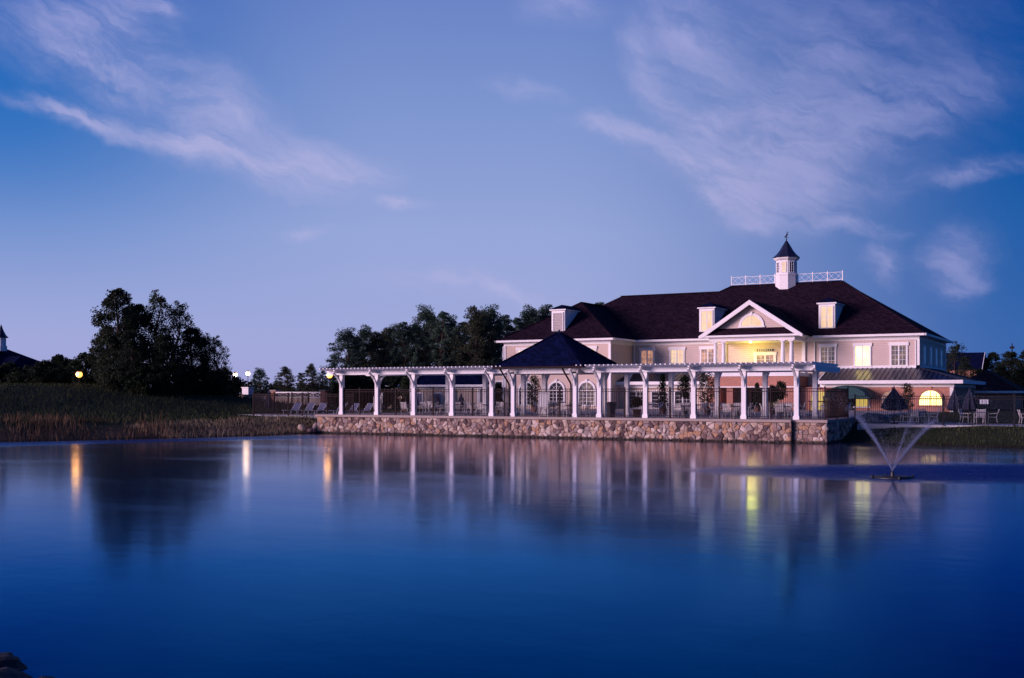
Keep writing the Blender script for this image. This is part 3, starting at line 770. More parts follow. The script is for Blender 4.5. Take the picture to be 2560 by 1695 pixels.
# balcony balustrade
bal = part('balustrade', MB().box(-32.5, -27.4, PY+0.05, PY+0.13, 5.62, 5.70).box(-32.5, -27.4, PY+0.05, PY+0.13, 4.92, 4.98), 'white')
for k in range(26): MB().cbox(-32.4+k*0.196, PY+0.09, 4.98, 0.05, 0.05, 0.64).build('baluster', M['white'], bal)
def column(x, y):
    c = part('column', MB().lathe(x, y, [(0.20,4.98),(0.205,5.6),(0.19,6.6),(0.165,7.55)], 14), 'white', smooth=True)
    MB().cbox(x, y, 4.80, 0.50, 0.50, 0.12).lathe(x, y, [(0.25,4.92),(0.25,4.98)], 14).build('column_base', M['white'], c)
    MB().lathe(x, y, [(0.17,7.55),(0.23,7.66)], 14).cbox(x, y, 7.66, 0.48, 0.48, 0.10).build('capital', M['white'], c)
for x in (-33.55, -32.75, -27.15, -26.35): column(x, PY+0.3)
for x in (-33.9, -26.2): part('pilaster', MB().cbox(x, 105.2, 4.8, 0.3, 0.2, 2.95), 'white')
part('entablature', MB().box(-34.1, -26.0, PY+0.02, PY+0.6, 7.76, 8.12).box(-34.1, -33.6, PY+0.6, 105.29, 7.76, 8.12).box(-26.5, -26.0, PY+0.6, 105.29, 7.76, 8.12).box(-34.5, -25.6, PY-0.25, 105.29, 8.12, 8.30), 'white')
part('portico_ceiling', MB().box(-33.6, -26.5, PY+0.6, 105.29, 8.0, 8.1), 'white')
zr = 11.50; hw = 4.78; ys = 100.55
part('portico_roof', MB().add([(PX-hw,ys,8.32),(PX-hw,104.78,8.32),(PX,109.85,zr),(PX,ys,zr),(PX+hw,ys,8.32),(PX+hw,104.78,8.32)], [(0,1,2,3),(4,5,2,3)]), 'shingle')
part('gable_wall', MB().prism_y([(PX-4.2, 8.3), (PX+4.2, 8.3), (PX, 11.12)], PY+0.25, PY+0.45), 'cream')
rk = MB()
for sg in (-1, 1):
    n_ = Vector((0,0,1))
    rk.prism_y([(PX, zr+0.02), (PX+sg*(hw+0.12), 8.27), (PX+sg*(hw+0.12)-sg*0.02, 8.02), (PX+sg*(hw-0.45), 8.20), (PX, zr-0.42)], ys-0.10, ys+0.16)
part('rake_board', rk, 'white')
part('cornice', MB().box(PX-hw, PX+hw, ys-0.06, PY+0.25, 8.12+0.003, 8.30-0.003), 'white')
part('pediment_skirt', MB().prism_x([(ys+0.05, 8.30), (PY+0.26, 8.30), (PY+0.26, 8.98)], PX-3.55, PX+3.55).add([(PX-3.55,ys+.05,8.301),(PX-3.55,PY+.26,8.301),(PX-3.55,PY+.26,8.98),(PX-4.3,ys+.05,8.301)], [(0,1,2),(0,2,3),(3,2,1)]).add([(PX+3.55,ys+.05,8.301),(PX+3.55,PY+.26,8.301),(PX+3.55,PY+.26,8.98),(PX+4.3,ys+.05,8.301)], [(0,1,2),(0,2,3),(3,2,1)]), 'shingle')
fw = arch_window(PX-0.98, PX+0.98, 9.12, 10.10, PY+0.25, 'glowwarm', trim=0.22, name='fan_window', bars=False)
for ang in (45, 90, 135): MB().bar((PX, PY+0.21, 9.14), (PX+0.95*math.cos(math.radians(ang)), PY+0.21, 9.14+0.95*math.sin(math.radians(ang))), 0.02, 0.035, (0,1,0)).build('glazing_bar', M['white'], fw)
# balcony door with transom
dr = window(-30.75, -29.1, 4.86, 6.55, 105.3, 'glowpeach', cols=2, rows=4, name='balcony_door', trim=0.22)
MB().box(-30.75, -29.1, 105.22, 105.28, 6.92, 7.12).build('transom', M['glass'], dr)
g = MB()
for k in range(1, 9): g.box(-30.75+k*1.65/9-0.02, -30.75+k*1.65/9+0.02, 105.19, 105.23, 6.92, 7.12)
g.build('transom_bars', M['white'], dr)
# the porch lamp, set in the ceiling, and its light
pl = part('ceiling_lamp', MB().lathe(-31.0, 104.1, [(0.05,7.99),(0.05,7.88),(0.16,7.86),(0.19,7.78),(0.13,7.70),(0.02,7.68)], 12), 'bulb')
ld = bpy.data.lights.new('porch_light', 'POINT'); ld.energy = 170; ld.color = (1.0, 0.74, 0.12); ld.shadow_soft_size = 0.75
lo = bpy.data.objects.new('porch_light', ld); COL.objects.link(lo); lo.parent = CH; lo.location = Vector((-31.0, 103.7, 7.0)) - Vector(CH.location)

# metal skirt roofs with standing seams
def skirt(xa, xb, hipR):
    ya, yb, za, zb = 101.2, 105.28, 4.0, 5.2
    d = 4.05
    mb = MB()
    if hipR:
        xt = xb - d
        mb.add([(xa,ya,za),(xb,ya,za),(xt,yb,zb),(xa,yb,zb),(xa,ya,za-.08),(xb,ya,za-.08),(xb,119,za),(xt,119,zb),(xb,119,za-.08)],
               [(0,1,2,3),(0,4,5,1),(1,6,7,2),(1,5,8,6)])
    else:
        xt = xb
        mb.add([(xa,ya,za),(xb,ya,za),(xb,yb,zb),(xa,yb,zb),(xa,ya,za-.08),(xb,ya,za-.08),(xa,yb,zb-.08),(xb,yb,zb-.08)], [(0,1,2,3),(0,4,5,1),(0,3,6,4),(1,5,7,2)])
    r = mb.build('skirt_roof', M['metalroof'], CH)
    n = int((xb-xa)/0.42)
    for i in range(n+1):
        x = xa + 0.03 + i*(xb-xa-0.06)/n; t = 1.0
        if hipR and x > xt: t = max(0.02, (xb-x)/d)
        MB().bar((x, ya+0.01, za+0.025), (x, ya+(yb-ya)*t, za+(zb-za)*t+0.025), 0.04, 0.06).build('seam', M['metalroof'], r)
    if hipR:
        for j in range(32):
            y = ya + 0.4 + j*0.55; t = min(1.0, (y-ya)/4.08)
            MB().bar((xb-0.01, y, za+0.025), (xb-d*t, y, za+(zb-za)*t+0.025), 0.04, 0.06).build('seam', M['metalroof'], r)
        MB().bar((xb, ya, za+0.04), (xt, yb, zb+0.04), 0.14, 0.06).build('hip_cap', M['metalroof'], r)
    return r
skirt(-23.85, -11.8, True)
skirt(-43.69, -34.3, False)
part('skirt_fascia', MB().box(-23.95, -11.7, 101.08, 101.22, 3.72, 4.02).box(-11.82, -11.68, 101.22, 119, 3.72, 4.02), 'white'); part('skirt_fascia', MB().box(-43.69, -34.3, 101.08, 101.22, 3.72, 4.02), 'white')
part('skirt_soffit', MB().box(-23.9, -11.82, 101.22, 118.9, 3.70, 3.76), 'white'); part('skirt_soffit', MB().box(-43.68, -34.32, 101.22, 105.2, 3.70, 3.76), 'white')
part('skirt_frieze', MB().box(-23.92, -12.5, 101.9, 102.02, 3.42, 3.70).box(-12.60, -12.48, 102.02, 118, 3.42, 3.70), 'white'); part('skirt_frieze', MB().box(-43.68, -34.3, 101.9, 102.02, 3.42, 3.70), 'white')
part('skirt_end_trim', MB().bar((-23.9, 101.15, 4.0), (-23.9, 105.2, 5.2), 0.12, 0.16), 'white')
part('brick_wall', MB().box(-25.84, -12.57, 102.0, 118, 0.8, 3.43), 'brick')
part('lower_wall', MB().box(-43.68, -34.26, 102.0, 105.25, 1.2, 3.43), 'stucco')
for x0 in (-42.6, -40.2, -37.8): window(x0, x0+1.5, 1.5, 3.0, 102.0, 'glass', name='lower_window', head=False)
part('wall_pilaster', MB().cbox(-12.7, 102.0, 0.9, 0.3, 0.3, 2.5), 'white')
arch_window(-24.75, -23.25, 1.0, 3.15, 102.0, 'lityellow', trim=0.16, mat='brick', bars=False)
arch_window(-18.55, -16.95, 1.45, 3.12, 102.0, 'glowpeach', trim=0.16, mat='brick', bars=True)
aw = arch_window(-15.35, -13.5, 1.85, 3.12, 102.0, 'litbright', trim=0.20, mat='brick', bars=False)
MB().box(-14.47, -14.40, 101.93, 101.97, 1.85, 3.1).box(-13.98, -13.92, 101.93, 101.97, 1.85, 2.9).box(-15.3, -13.55, 101.935, 101.965, 2.42, 2.47).build('glazing_bars', M['lityellow'], aw)
window(-20.75, -19.7, 1.75, 2.75, 102.0, 'lityellow', name='lower_window', head=False, sash=1, cols=3, rows=1)

# entrance canopy with its lit doorway
can = MB()
n = 12
ring = lambda y, s_, dz: [(-21.0+1.95*s_*math.cos(math.pi*k/n), y, 2.62+dz+0.95*s_*math.sin(math.pi*k/n)) for k in range(n+1)]
ra, rb, rc = ring(101.98, 1.0, 0), ring(99.3, 1.0, 0), ring(98.9, 0.86, 0.02)
o0 = len(can.v); can.v += ra+rb+rc
for r in range(2):
    for k in range(n): can.f.append((r*(n+1)+k, r*(n+1)+k+1, (r+1)*(n+1)+k+1, (r+1)*(n+1)+k))
can.f.append(tuple(2*(n+1)+k for k in range(n+1)))
cn = part('canopy', can, 'awning')
MB().box(-22.95, -19.05, 98.88, 98.94, 2.42, 2.63).box(-22.97, -22.93, 98.94, 101.9, 2.42, 2.62).box(-19.07, -19.03, 98.94, 101.9, 2.42, 2.62).build('valance', M['awning'], cn)
for x in (-22.9, -19.1): MB().cbox(x, 98.98, 0.98, 0.07, 0.07, 1.5).build('canopy_post', M['black'], cn)

# cupola
CX, CY = -30.18, 114.0
oct_ = math.pi/8
cu_ = part('cupola', MB().lathe(CX, CY, [(1.12,12.9),(1.12,15.00)], 8, oct_).lathe(CX, CY, [(1.19,15.0),(1.19,15.10)], 8, oct_).lathe(CX, CY, [(1.05,15.10),(1.05,16.62)], 8, oct_).lathe(CX, CY, [(1.12,16.55),(1.28,16.68),(1.36,16.84)], 8, oct_), 'white')
MB().lathe(CX, CY, [(1.40,16.82),(1.36,16.90),(1.02,17.20),(0.70,17.60),(0.42,18.08),(0.16,18.50),(0.06,18.66)], 8, oct_).build('roof', M['metalroof'], cu_)
for k in range(8):
    a_ = math.pi/4*k; r0 = 1.05*math.cos(math.pi/8)
    n_ = Vector((math.cos(a_), math.sin(a_), 0)); t_ = Vector((-n_.y, n_.x, 0)); c0 = Vector((CX, CY, 0)) + n_*(r0+0.005)
    w_ = MB(); 
    for s0, s1, z0_, z1_ in ((-.26,-.20,15.32,16.32),(.20,.26,15.32,16.32),(-.26,.26,16.32,16.40),(-.26,.26,15.24,15.32)):
        q = [c0+t_*s0+Vector((0,0,z0_)), c0+t_*s1+Vector((0,0,z0_)), c0+t_*s1+Vector((0,0,z1_)), c0+t_*s0+Vector((0,0,z1_))]
        w_.add(q+[p+n_*0.05 for p in q], [(0,1,2,3),(4,5,6,7),(0,1,5,4),(1,2,6,5),(2,3,7,6),(3,0,4,7)])
    for zz in (15.57, 15.82, 16.07): w_.bar(c0+n_*0.03+t_*-.2+Vector((0,0,zz)), c0+n_*0.03+t_*.2+Vector((0,0,zz)), 0.03, 0.03)
    w_.bar(c0+n_*0.03+Vector((0,0,15.32)), c0+n_*0.03+Vector((0,0,16.32)), 0.03, 0.03)
    w_.build('window_frame', M['white'], cu_)
    q = [c0+t_*s_+n_*0.012+Vector((0,0,z_)) for s_, z_ in ((-.2,15.32),(.2,15.32),(.2,16.32),(-.2,16.32))]
    MB().add(q+[p-n_*0.01 for p in q], [(0,1,2,3),(4,5,6,7)]).build('pane', M['glowwarm' if k == 6 else 'glass'], cu_)
# weathervane: rod, ball, cross arms and a bird with raised wings
wvn = MB().tube([(CX,CY,18.6),(CX,CY,19.05)], 0.03, 6).lathe(CX, CY, [(0.01,18.70),(0.09,18.78),(0.01,18.86)], 8)
wvn.bar((CX-.28,CY,18.96),(CX+.28,CY,18.96),.03,.03).bar((CX,CY-.28,18.99),(CX,CY+.28,18.99),.03,.03)
wvn.tube([(CX-.20,CY,19.02),(CX-.05,CY,19.10),(CX+.05,CY,19.20),(CX+.12,CY,19.24),(CX+.19,CY,19.22)], [0.03,.08,.07,.05,.01], 6)
for sg in (-1, 1): wvn.add([(CX+.02,CY+.02*sg,19.16),(CX-.06,CY+.02*sg,19.10),(CX+.10,CY+.26*sg,19.46),(CX+.22,CY+.30*sg,19.56),(CX+.03,CY+.035*sg,19.17),(CX+.11,CY+.27*sg,19.45)], [(0,1,2,3),(0,4,5,3),(1,2,5,4)])
wvn.build('weathervane', M['black'], cu_)
# widow's walk railings along the ridge
for xa, xb, nseg in ((-36.0, -31.4, 3), (-29.0, -24.5, 3)):
    rr = MB().box(xa, xb, 113.97, 114.03, 15.09, 15.13).box(xa, xb, 113.97, 114.03, 14.34, 14.39)
    ra_ = rr.build('ridge_railing', M['white'], CH)
    st = (xb-xa)/nseg
    for i in range(nseg+1): MB().cbox(xa+i*st, 114.0, 14.15, 0.085, 0.085, 1.12).build('post', M['white'], ra_)
    for i in range(nseg):
        x0_, x1_ = xa+i*st+.05, xa+(i+1)*st-.05; xm_ = (x0_+x1_)/2
        for k in range(2):
            a_, b_ = (x0_, xm_) if k == 0 else (xm_, x1_)
            MB().bar((a_,114,14.40),(b_,114,15.08),.022,.022,(0,1,0)).bar((a_,114,15.08),(b_,114,14.40),.022,.021,(0,1,0)).build('lattice_panel', M['white'], ra_)

# dormers
def dormer(xa, xb, yf, zb, zt, yb, pane, slopeup=0.55):
    d = part('dormer', MB().box(xa, xb, yf, yb, zb, zt), 'white')
    ov = 0.16; xm = (xa+xb)/2; hw_ = (xb-xa)/2+ov; zt2 = zt+0.14
    MB().box(xa-ov, xb+ov, yf-ov, yb, zt, zt2).build('cornice', M['white'], d)
    pk = zt2+hw_*slopeup
    MB().add([(xa-ov-.05,yf-ov-.05,zt2),(xb+ov+.05,yf-ov-.05,zt2),(xb+ov+.05,yb+1.6,zt2),(xa-ov-.05,yb+1.6,zt2),(xm,yf+hw_*0.9,pk),(xm,yb+2.4,pk)], [(0,1,4),(1,2,5,4),(2,3,5),(3,0,4,5)]).build('dormer_roof', M['shingle2'], d)
    w0, w1, h0, h1 = xa+0.24, xb-0.22, zb+0.38, zt-0.26
    if pane == 'louver':
        MB().box(w0, w1, yf-0.02, yf-0.005, h0, h1).build('louver_back', M['coping'], d)
        n = 12
        for k in range(n):
            z = h0 + (k+0.5)*(h1-h0)/n
            MB().bar((w0, yf-0.05, z), (w1, yf-0.05, z), 0.10, 0.03, (0, 0.6, 0.8)).build('louver_slat', M['white'], d)
        MB().box(w0-.08, w0, yf-.10, yf, h0-.08, h1+.08).box(w1, w1+.08, yf-.10, yf, h0-.08, h1+.08).box(w0, w1, yf-.10, yf, h0-.08, h0).box(w0, w1, yf-.10, yf, h1, h1+.08).build('louver_frame', M['white'], d)
    else:
        xm_ = (w0+w1)/2
        for a_, b_ in ((w0, xm_-.045), (xm_+.045, w1)): MB().box(a_, b_, yf-0.02, yf-0.006, h0, h1).build('pane', M[pane], d)
        MB().box(w0-.08, w0, yf-.08, yf-.001, h0-.08, h1+.08).box(w1, w1+.08, yf-.08, yf-.001, h0-.08, h1+.08).box(w0, w1, yf-.08, yf-.001, h0-.08, h0).box(w0, w1, yf-.08, yf-.001, h1, h1+.08).box(xm_-.045, xm_+.045, yf-.05, yf-.001, h0, h1).box(w0, w1, yf-.045, yf-.022, (h0+h1)/2-.02, (h0+h1)/2+.02).build('window_frame', M['white'], d)
dormer(-24.98, -23.45, 105.9, 8.7, 11.30, 109.6, 'glowwarm')
dormer(-36.76, -35.2, 105.9, 8.7, 11.30, 109.6, 'glowwarm')
dormer(-50.55, -49.05, 100.6, 8.7, 11.25, 103.9, 'louver')

# ================================================================== vegetation
def gh1(x, y): return float(ground_h(np.array([[x, y]], float))[0])
def leaf_quads(centers, radii, per, size, rng, flat=1.0, up=0.0, needle=1.0):
    """leaf-sized quads scattered in ellipsoidal clumps"""
    nC = len(centers); N = nC*per
    C = np.repeat(np.array(centers), per, 0); R = np.repeat(np.array(radii), per)
    d = rng.normal(size=(N, 3)); d /= np.linalg.norm(d, axis=1)[:, None]
    rad = rng.random(N)**0.45
    off = d*(rad*R)[:, None]; off[:, 2] *= flat
    P = C + off
    a = rng.normal(size=(N, 3)); a[:, 2] += up; a /= np.linalg.norm(a, axis=1)[:, None]
    b = np.cross(a, rng.normal(size=(N, 3))); b /= np.linalg.norm(b, axis=1)[:, None]
    s = size*(0.6 + 0.8*rng.random(N))
    A = a*(s*needle)[:, None]; B = b*(s*0.55/max(needle, 1))[:, None]
    V = np.stack([P - A*0.5, P + B*0.5, P + A*0.5, P - B*0.5], 1).reshape(-1, 3)
    F = np.arange(4*N).reshape(N, 4)
    return V, F
def tree_meshes(h, cr, base, seed, nclump, per, leaf, lean=0.0, kind='round', mat='leaf', flat=0.8):
    rng = np.random.default_rng(seed)
    tb = MB(); cents = []; rads = []
    top = Vector((lean*h, lean*0.4*h, h*0.93))
    tr = [Vector((0,0,-0.4))] + [top*(t)+Vector((rng.normal()*0.04*h*t, rng.normal()*0.04*h*t, 0)) for t in (0.2, 0.45, 0.7, 1.0)]
    r0 = 0.022*h+0.05
    tb.tube(tr, [r0*1.2, r0, r0*0.75, r0*0.45, r0*0.12], 7)
    def at(t):
        f = t*4; i = min(3, int(f)); return tr[i].lerp(tr[i+1], f-i)
    for k in range(nclump):
        if kind == 'round':
            t = base + (1.02-base)*(k+rng.random())/nclump
            w = math.sin(math.pi*min(0.97, max(0.06, ((t-base)/(1-base))*0.86+0.12)))**0.7
        elif kind == 'cone':
            t = base + (1.0-base)*(k+rng.random())/nclump; w = (1.03-(t-base)/(1-base))**0.85
        else:   # pine: ragged, heavier at the top
            t = base + (1.0-base)*((k+rng.random())/nclump)**0.85; q = (t-base)/(1-base)
            w = (0.35+0.75*math.sin(math.pi*(q*0.72+0.16)))*(0.55+0.6*rng.random())*(1.0 if q < 0.7 else 1.0-2.2*(q-0.7))
        ang = k*2.399 + rng.normal()*0.4
        rr = cr*w*(0.35+0.65*rng.random()**0.5)
        z = h*t
        c = Vector((lean*z+rr*math.cos(ang), lean*0.4*z+rr*math.sin(ang), z + rng.normal()*0.03*h))
        cents.append(tuple(c)); rads.append((0.20+0.20*rng.random())*cr*(0.55+0.5*w) if kind != 'pine' else cr*(0.17+0.14*rng.random()))
        if k % 2 == 0:
            st = at(max(0.05, min(0.98, t-0.12)))
            mid = st.lerp(c, 0.5)+Vector((0,0,0.05*rr)); rb = r0*0.30*(1.1-t)
            tb.tube([st, mid, c], [rb+0.015, rb*0.6+0.012, 0.01], 5, cap=False)
    V, F = leaf_quads(cents, rads, per, leaf, rng, flat, needle=1.0 if kind != 'pine' else 1.35)
    crown = fastmesh('crown', V, F, M[mat]); trunk = tb.mesh('trunk', M['bark'], fix=False)
    return trunk, crown
def plant_tree(meshes, x, y, label, cat='tree', name='broadleaf_tree', group=None, rz=0.0, sc=1.0, z=None, zs=1.0):
    t = thing(name, label, cat, (x, y, gh1(x, y)-0.05 if z is None else z), rz, group)
    t.scale = (sc, sc, sc*zs)
    link('trunk', meshes[0], t); link('crown', meshes[1], t)
    return t
def pixpos(px, Z):
    r = (px-1280)/2773.0; c, s_ = math.cos(TH), math.sin(TH)
    return Z*(r*c-s_), Z*(r*s_+c)

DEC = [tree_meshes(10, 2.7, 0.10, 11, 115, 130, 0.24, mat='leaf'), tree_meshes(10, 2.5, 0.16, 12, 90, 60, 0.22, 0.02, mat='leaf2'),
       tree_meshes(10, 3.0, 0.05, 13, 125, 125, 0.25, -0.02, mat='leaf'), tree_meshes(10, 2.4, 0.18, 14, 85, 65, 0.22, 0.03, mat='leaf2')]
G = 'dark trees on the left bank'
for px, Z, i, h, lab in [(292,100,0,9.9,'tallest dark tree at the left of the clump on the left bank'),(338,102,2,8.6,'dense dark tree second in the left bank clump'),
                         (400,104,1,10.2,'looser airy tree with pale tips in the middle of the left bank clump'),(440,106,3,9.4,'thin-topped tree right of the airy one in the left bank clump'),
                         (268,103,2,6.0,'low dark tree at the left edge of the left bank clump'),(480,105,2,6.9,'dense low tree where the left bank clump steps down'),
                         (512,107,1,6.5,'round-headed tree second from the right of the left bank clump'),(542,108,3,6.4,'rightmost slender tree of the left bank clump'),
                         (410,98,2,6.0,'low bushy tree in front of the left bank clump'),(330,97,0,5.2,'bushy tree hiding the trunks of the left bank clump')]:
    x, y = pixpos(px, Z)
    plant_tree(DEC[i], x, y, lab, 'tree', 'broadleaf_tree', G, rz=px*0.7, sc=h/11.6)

PINE = [tree_meshes(15, 3.0, 0.12, 21, 140, 105, 0.24, kind='pine', mat='pine', flat=0.7), tree_meshes(15, 2.7, 0.16, 22, 120, 100, 0.24, 0.01, kind='pine', mat='pine', flat=0.7),
        tree_meshes(15, 3.2, 0.10, 23, 150, 105, 0.25, -0.01, kind='pine', mat='pine2', flat=0.7), tree_meshes(15, 2.4, 0.20, 24, 100, 95, 0.23, 0.02, kind='pine', mat='pine', flat=0.7)]
FIR = [tree_meshes(10, 2.6, 0.06, 31, 80, 130, 0.28, kind='cone', mat='pine', flat=0.7), tree_meshes(10, 2.2, 0.08, 32, 70, 130, 0.26, kind='cone', mat='pine', flat=0.7)]
pines = [(1008,150,1,800,'slim pine standing apart at the left of the pine row'),(1062,152,0,764,'tall full pine, first of the high crowns from the left'),(1085,160,2,790,'bronze-tinged pine low between the first high crowns'),
         (1104,150,3,774,'narrow-crowned pine right of the first tall pine'),(1140,158,1,812,'short thin pine in the dip of the pine row'),(1163,166,3,800,'spindly pine deep in the gap of the row'),
         (1190,150,2,768,'broad bronze pine in the middle of the row'),(1226,153,0,764,'tall pine with pointed top left of the louvred dormer'),(1262,158,1,782,'pine with forked top beside the clubhouse wing'),
         (1290,165,3,790,'thin pine just above the left wing eave'),(1322,160,0,766,'rounded pine behind the left wing roof'),(1362,162,1,756,'pine rising directly left of the louvred dormer'),
         (1395,170,2,775,'pine mostly hidden by the louvred dormer'),(915,150,0,815,'shaggy pine between the two left firs'),(960,156,2,822,'bronze pine at the left of the slim pine'),(985,162,0,812,'pine half hidden by the slim pine'),(1125,162,0,790,'pine behind the dip of the row'),(970,158,3,842,'short pine behind the firs at the left of the row'),(1035,160,1,806,'pine filling the gap beside the slim pine'),(1210,170,2,780,'bronze pine behind the middle of the row'),(1340,172,2,776,'bronze pine behind the wing roof'),(1498,175,3,750,'pine tip showing over the valley between the two roofs')]
for px, Z, i, ty, lab in pines:
    x, y = pixpos(px, Z); g_ = gh1(x, y); h = CAM_H+(984-ty)*Z/2773.0-g_
    plant_tree(PINE[i], x, y, lab, 'pine tree', 'pine_tree', 'pines behind the pergola', rz=px*0.37, sc=0.55+0.45*h/15.6, zs=(h/15.6)/(0.55+0.45*h/15.6))
for px, Z, i, ty, lab in [(868,132,0,822,'bushy dark fir at the left end of the pine row'),(895,136,1,838,'fir with sharp top beside the bushy fir'),(940,134,1,832,'fir between the bushy fir and the slim pine'),
                          (985,140,0,868,'low fir under the slim pine'),(1040,146,0,880,'low spreading fir under the first tall pine'),(1160,150,0,872,'low fir filling the gap in the pine row'),(1110,148,1,880,'low fir behind the middle of the left pergola'),(1235,150,0,878,'low fir at the left corner of the clubhouse'),
                          (648,150,1,920,'small lamplit conifer right of the two lamp posts'),(714,155,1,917,'small lone conifer on the horizon left of the pergola'),(750,150,1,930,'small dark conifer left of the taller one by the pergola'),(776,150,0,910,'dark conifer just left of the orange lamp'),
                          (806,158,1,925,'faint conifer behind the orange lamp'),(833,150,0,905,'conifer above the left corner of the pergola')]:
    x, y = pixpos(px, Z); g_ = gh1(x, y); h = CAM_H+(984-ty)*Z/2773.0-g_
    if px < 960:
        wd = 1.15+0.35*((px*7) % 10)/10
        plant_tree(PINE[(px//7) % 4], x, y, lab, 'conifer', 'conifer_tree', 'conifers left of and under the pines', rz=px*0.53, sc=(h/15.5)*wd, zs=1/wd)
    else: plant_tree(FIR[i], x, y, lab, 'conifer', 'conifer_tree', 'conifers left of and under the pines', rz=px*0.53, sc=(h/10.4)*(0.85+0.5*((px*7) % 10)/10), zs=1/(0.85+0.5*((px*7) % 10)/10))
# low broadleaf growth
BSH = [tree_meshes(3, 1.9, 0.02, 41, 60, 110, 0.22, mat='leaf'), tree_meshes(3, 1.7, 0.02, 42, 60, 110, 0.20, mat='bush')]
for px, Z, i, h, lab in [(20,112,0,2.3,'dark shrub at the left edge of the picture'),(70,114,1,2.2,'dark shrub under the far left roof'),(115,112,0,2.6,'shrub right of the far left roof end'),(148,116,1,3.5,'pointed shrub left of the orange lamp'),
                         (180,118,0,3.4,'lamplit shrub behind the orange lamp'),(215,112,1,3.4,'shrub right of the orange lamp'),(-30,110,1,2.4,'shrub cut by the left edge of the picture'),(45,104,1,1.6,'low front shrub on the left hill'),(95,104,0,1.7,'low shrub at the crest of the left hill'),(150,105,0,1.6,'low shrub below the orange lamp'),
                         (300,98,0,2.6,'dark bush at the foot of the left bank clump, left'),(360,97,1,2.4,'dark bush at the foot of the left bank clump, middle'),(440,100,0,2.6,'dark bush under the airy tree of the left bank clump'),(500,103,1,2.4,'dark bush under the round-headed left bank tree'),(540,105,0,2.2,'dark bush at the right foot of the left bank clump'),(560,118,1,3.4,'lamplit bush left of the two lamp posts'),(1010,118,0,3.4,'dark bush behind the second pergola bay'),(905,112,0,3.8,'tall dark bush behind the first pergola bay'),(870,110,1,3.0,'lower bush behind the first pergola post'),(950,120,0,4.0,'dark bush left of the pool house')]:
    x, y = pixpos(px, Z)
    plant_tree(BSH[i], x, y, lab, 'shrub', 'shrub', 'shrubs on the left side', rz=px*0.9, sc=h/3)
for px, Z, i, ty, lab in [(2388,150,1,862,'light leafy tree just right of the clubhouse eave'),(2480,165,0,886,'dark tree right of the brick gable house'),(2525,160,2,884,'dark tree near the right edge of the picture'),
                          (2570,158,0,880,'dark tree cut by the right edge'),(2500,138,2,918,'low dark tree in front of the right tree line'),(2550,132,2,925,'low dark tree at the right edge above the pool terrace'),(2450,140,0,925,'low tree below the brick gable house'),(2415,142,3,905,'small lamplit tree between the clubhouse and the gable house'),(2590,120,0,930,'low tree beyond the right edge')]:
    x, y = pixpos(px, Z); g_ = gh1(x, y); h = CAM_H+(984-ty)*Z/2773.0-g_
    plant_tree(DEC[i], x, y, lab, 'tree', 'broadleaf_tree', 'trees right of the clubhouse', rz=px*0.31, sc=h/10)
# the far wood along the horizon reads as one mass
rng = np.random.default_rng(5)
cs, rs = [], []
for k in range(900):
    px = rng.uniform(-900, 3600); Z = rng.uniform(380, 520); x, y = pixpos(px, Z)
    hh = 3.0 + 2.5*mnoise.noise(Vector((px*0.006, 0, 2))) + rng.uniform(0, 1.6)
    for z in (0.3, 0.75): cs.append((x, y, 2.3+hh*z)); rs.append(2.2+rng.random()*1.2)
V, F = leaf_quads(cs, rs, 26, 1.5, rng, 0.8)
tag(link('far_wood', fastmesh('far_wood', V, F, M['leaf'])), 'low dark line of woods along the far horizon', 'woods', kind='stuff')

# reeds and rough grass
def blades(n, x0, x1, y0, y1, keep, hfun, w, seed):
    rng = np.random.default_rng(seed)
    P = np.stack([rng.uniform(x0, x1, n), rng.uniform(y0, y1, n)], 1)
    d = pond_sd(P); k = keep(P, d, rng); P = P[k]; d = d[k]
    z = ground_h(P); n = len(P); h = hfun(P, d, rng)
    a = rng.uniform(0, 2*math.pi, n); ln = rng.normal(0, 0.22, (n, 2))*h[:, None]
    B = np.column_stack([P, z-0.05]); ww = w*(0.6+0.8*rng.random(n))
    dx_ = np.column_stack([np.cos(a)*ww, np.sin(a)*ww, np.zeros(n)])
    T = B + np.column_stack([ln, h])
    V = np.stack([B-dx_, B+dx_, T], 1).reshape(-1, 3)
    return V, np.arange(3*n).reshape(n, 3)
M['reed'] = material('dry_reed', (0.06, 0.040, 0.026), 0.9, second=(0.24, 0.15, 0.09), vscale=0.5, spec=0.1)
M['grass'] = material('grass_blade', (0.018, 0.030, 0.012), 0.9, second=(0.058, 0.066, 0.030), vscale=0.6, spec=0.1)
def rkeep(P, d, rng):
    n = np.array([mnoise.noise(Vector((a*0.25, b*0.25, 7))) for a, b in P])
    lim = np.where(P[:, 1] > 55, 4.5, 9.5)
    return (d > 0.05) & (d < lim) & (n + rng.normal(0, 0.25, len(P)) > -0.12) & (P[:, 0] < -50.8)
def rh(P, d, rng):
    tx, ty = pixpos(385, 74.5); tuft = 1+0.9*np.exp(-((P[:, 0]-tx)**2+(P[:, 1]-ty)**2)/5.0)
    return tuft*np.where(P[:, 1] > 54, 0.35, 1.0)*(0.45+0.7*rng.random(len(P)))*np.clip(0.62+1.1*np.array([mnoise.noise(Vector((a*0.22, b*0.22, 3))) for a, b in P]), 0.2, 1.4)
V, F = blades(44000, -84, -50, 22, 67, rkeep, rh, 0.022, 3)
tag(link('reeds', fastmesh('reeds', V, F, M['reed'])), 'dry brown reeds and tall grass along the left shore', 'reeds', kind='stuff')
M['drygrass'] = material('dry_grass', (0.20, 0.155, 0.10), 0.9, second=(0.36, 0.28, 0.18), vscale=0.7, spec=0.1)
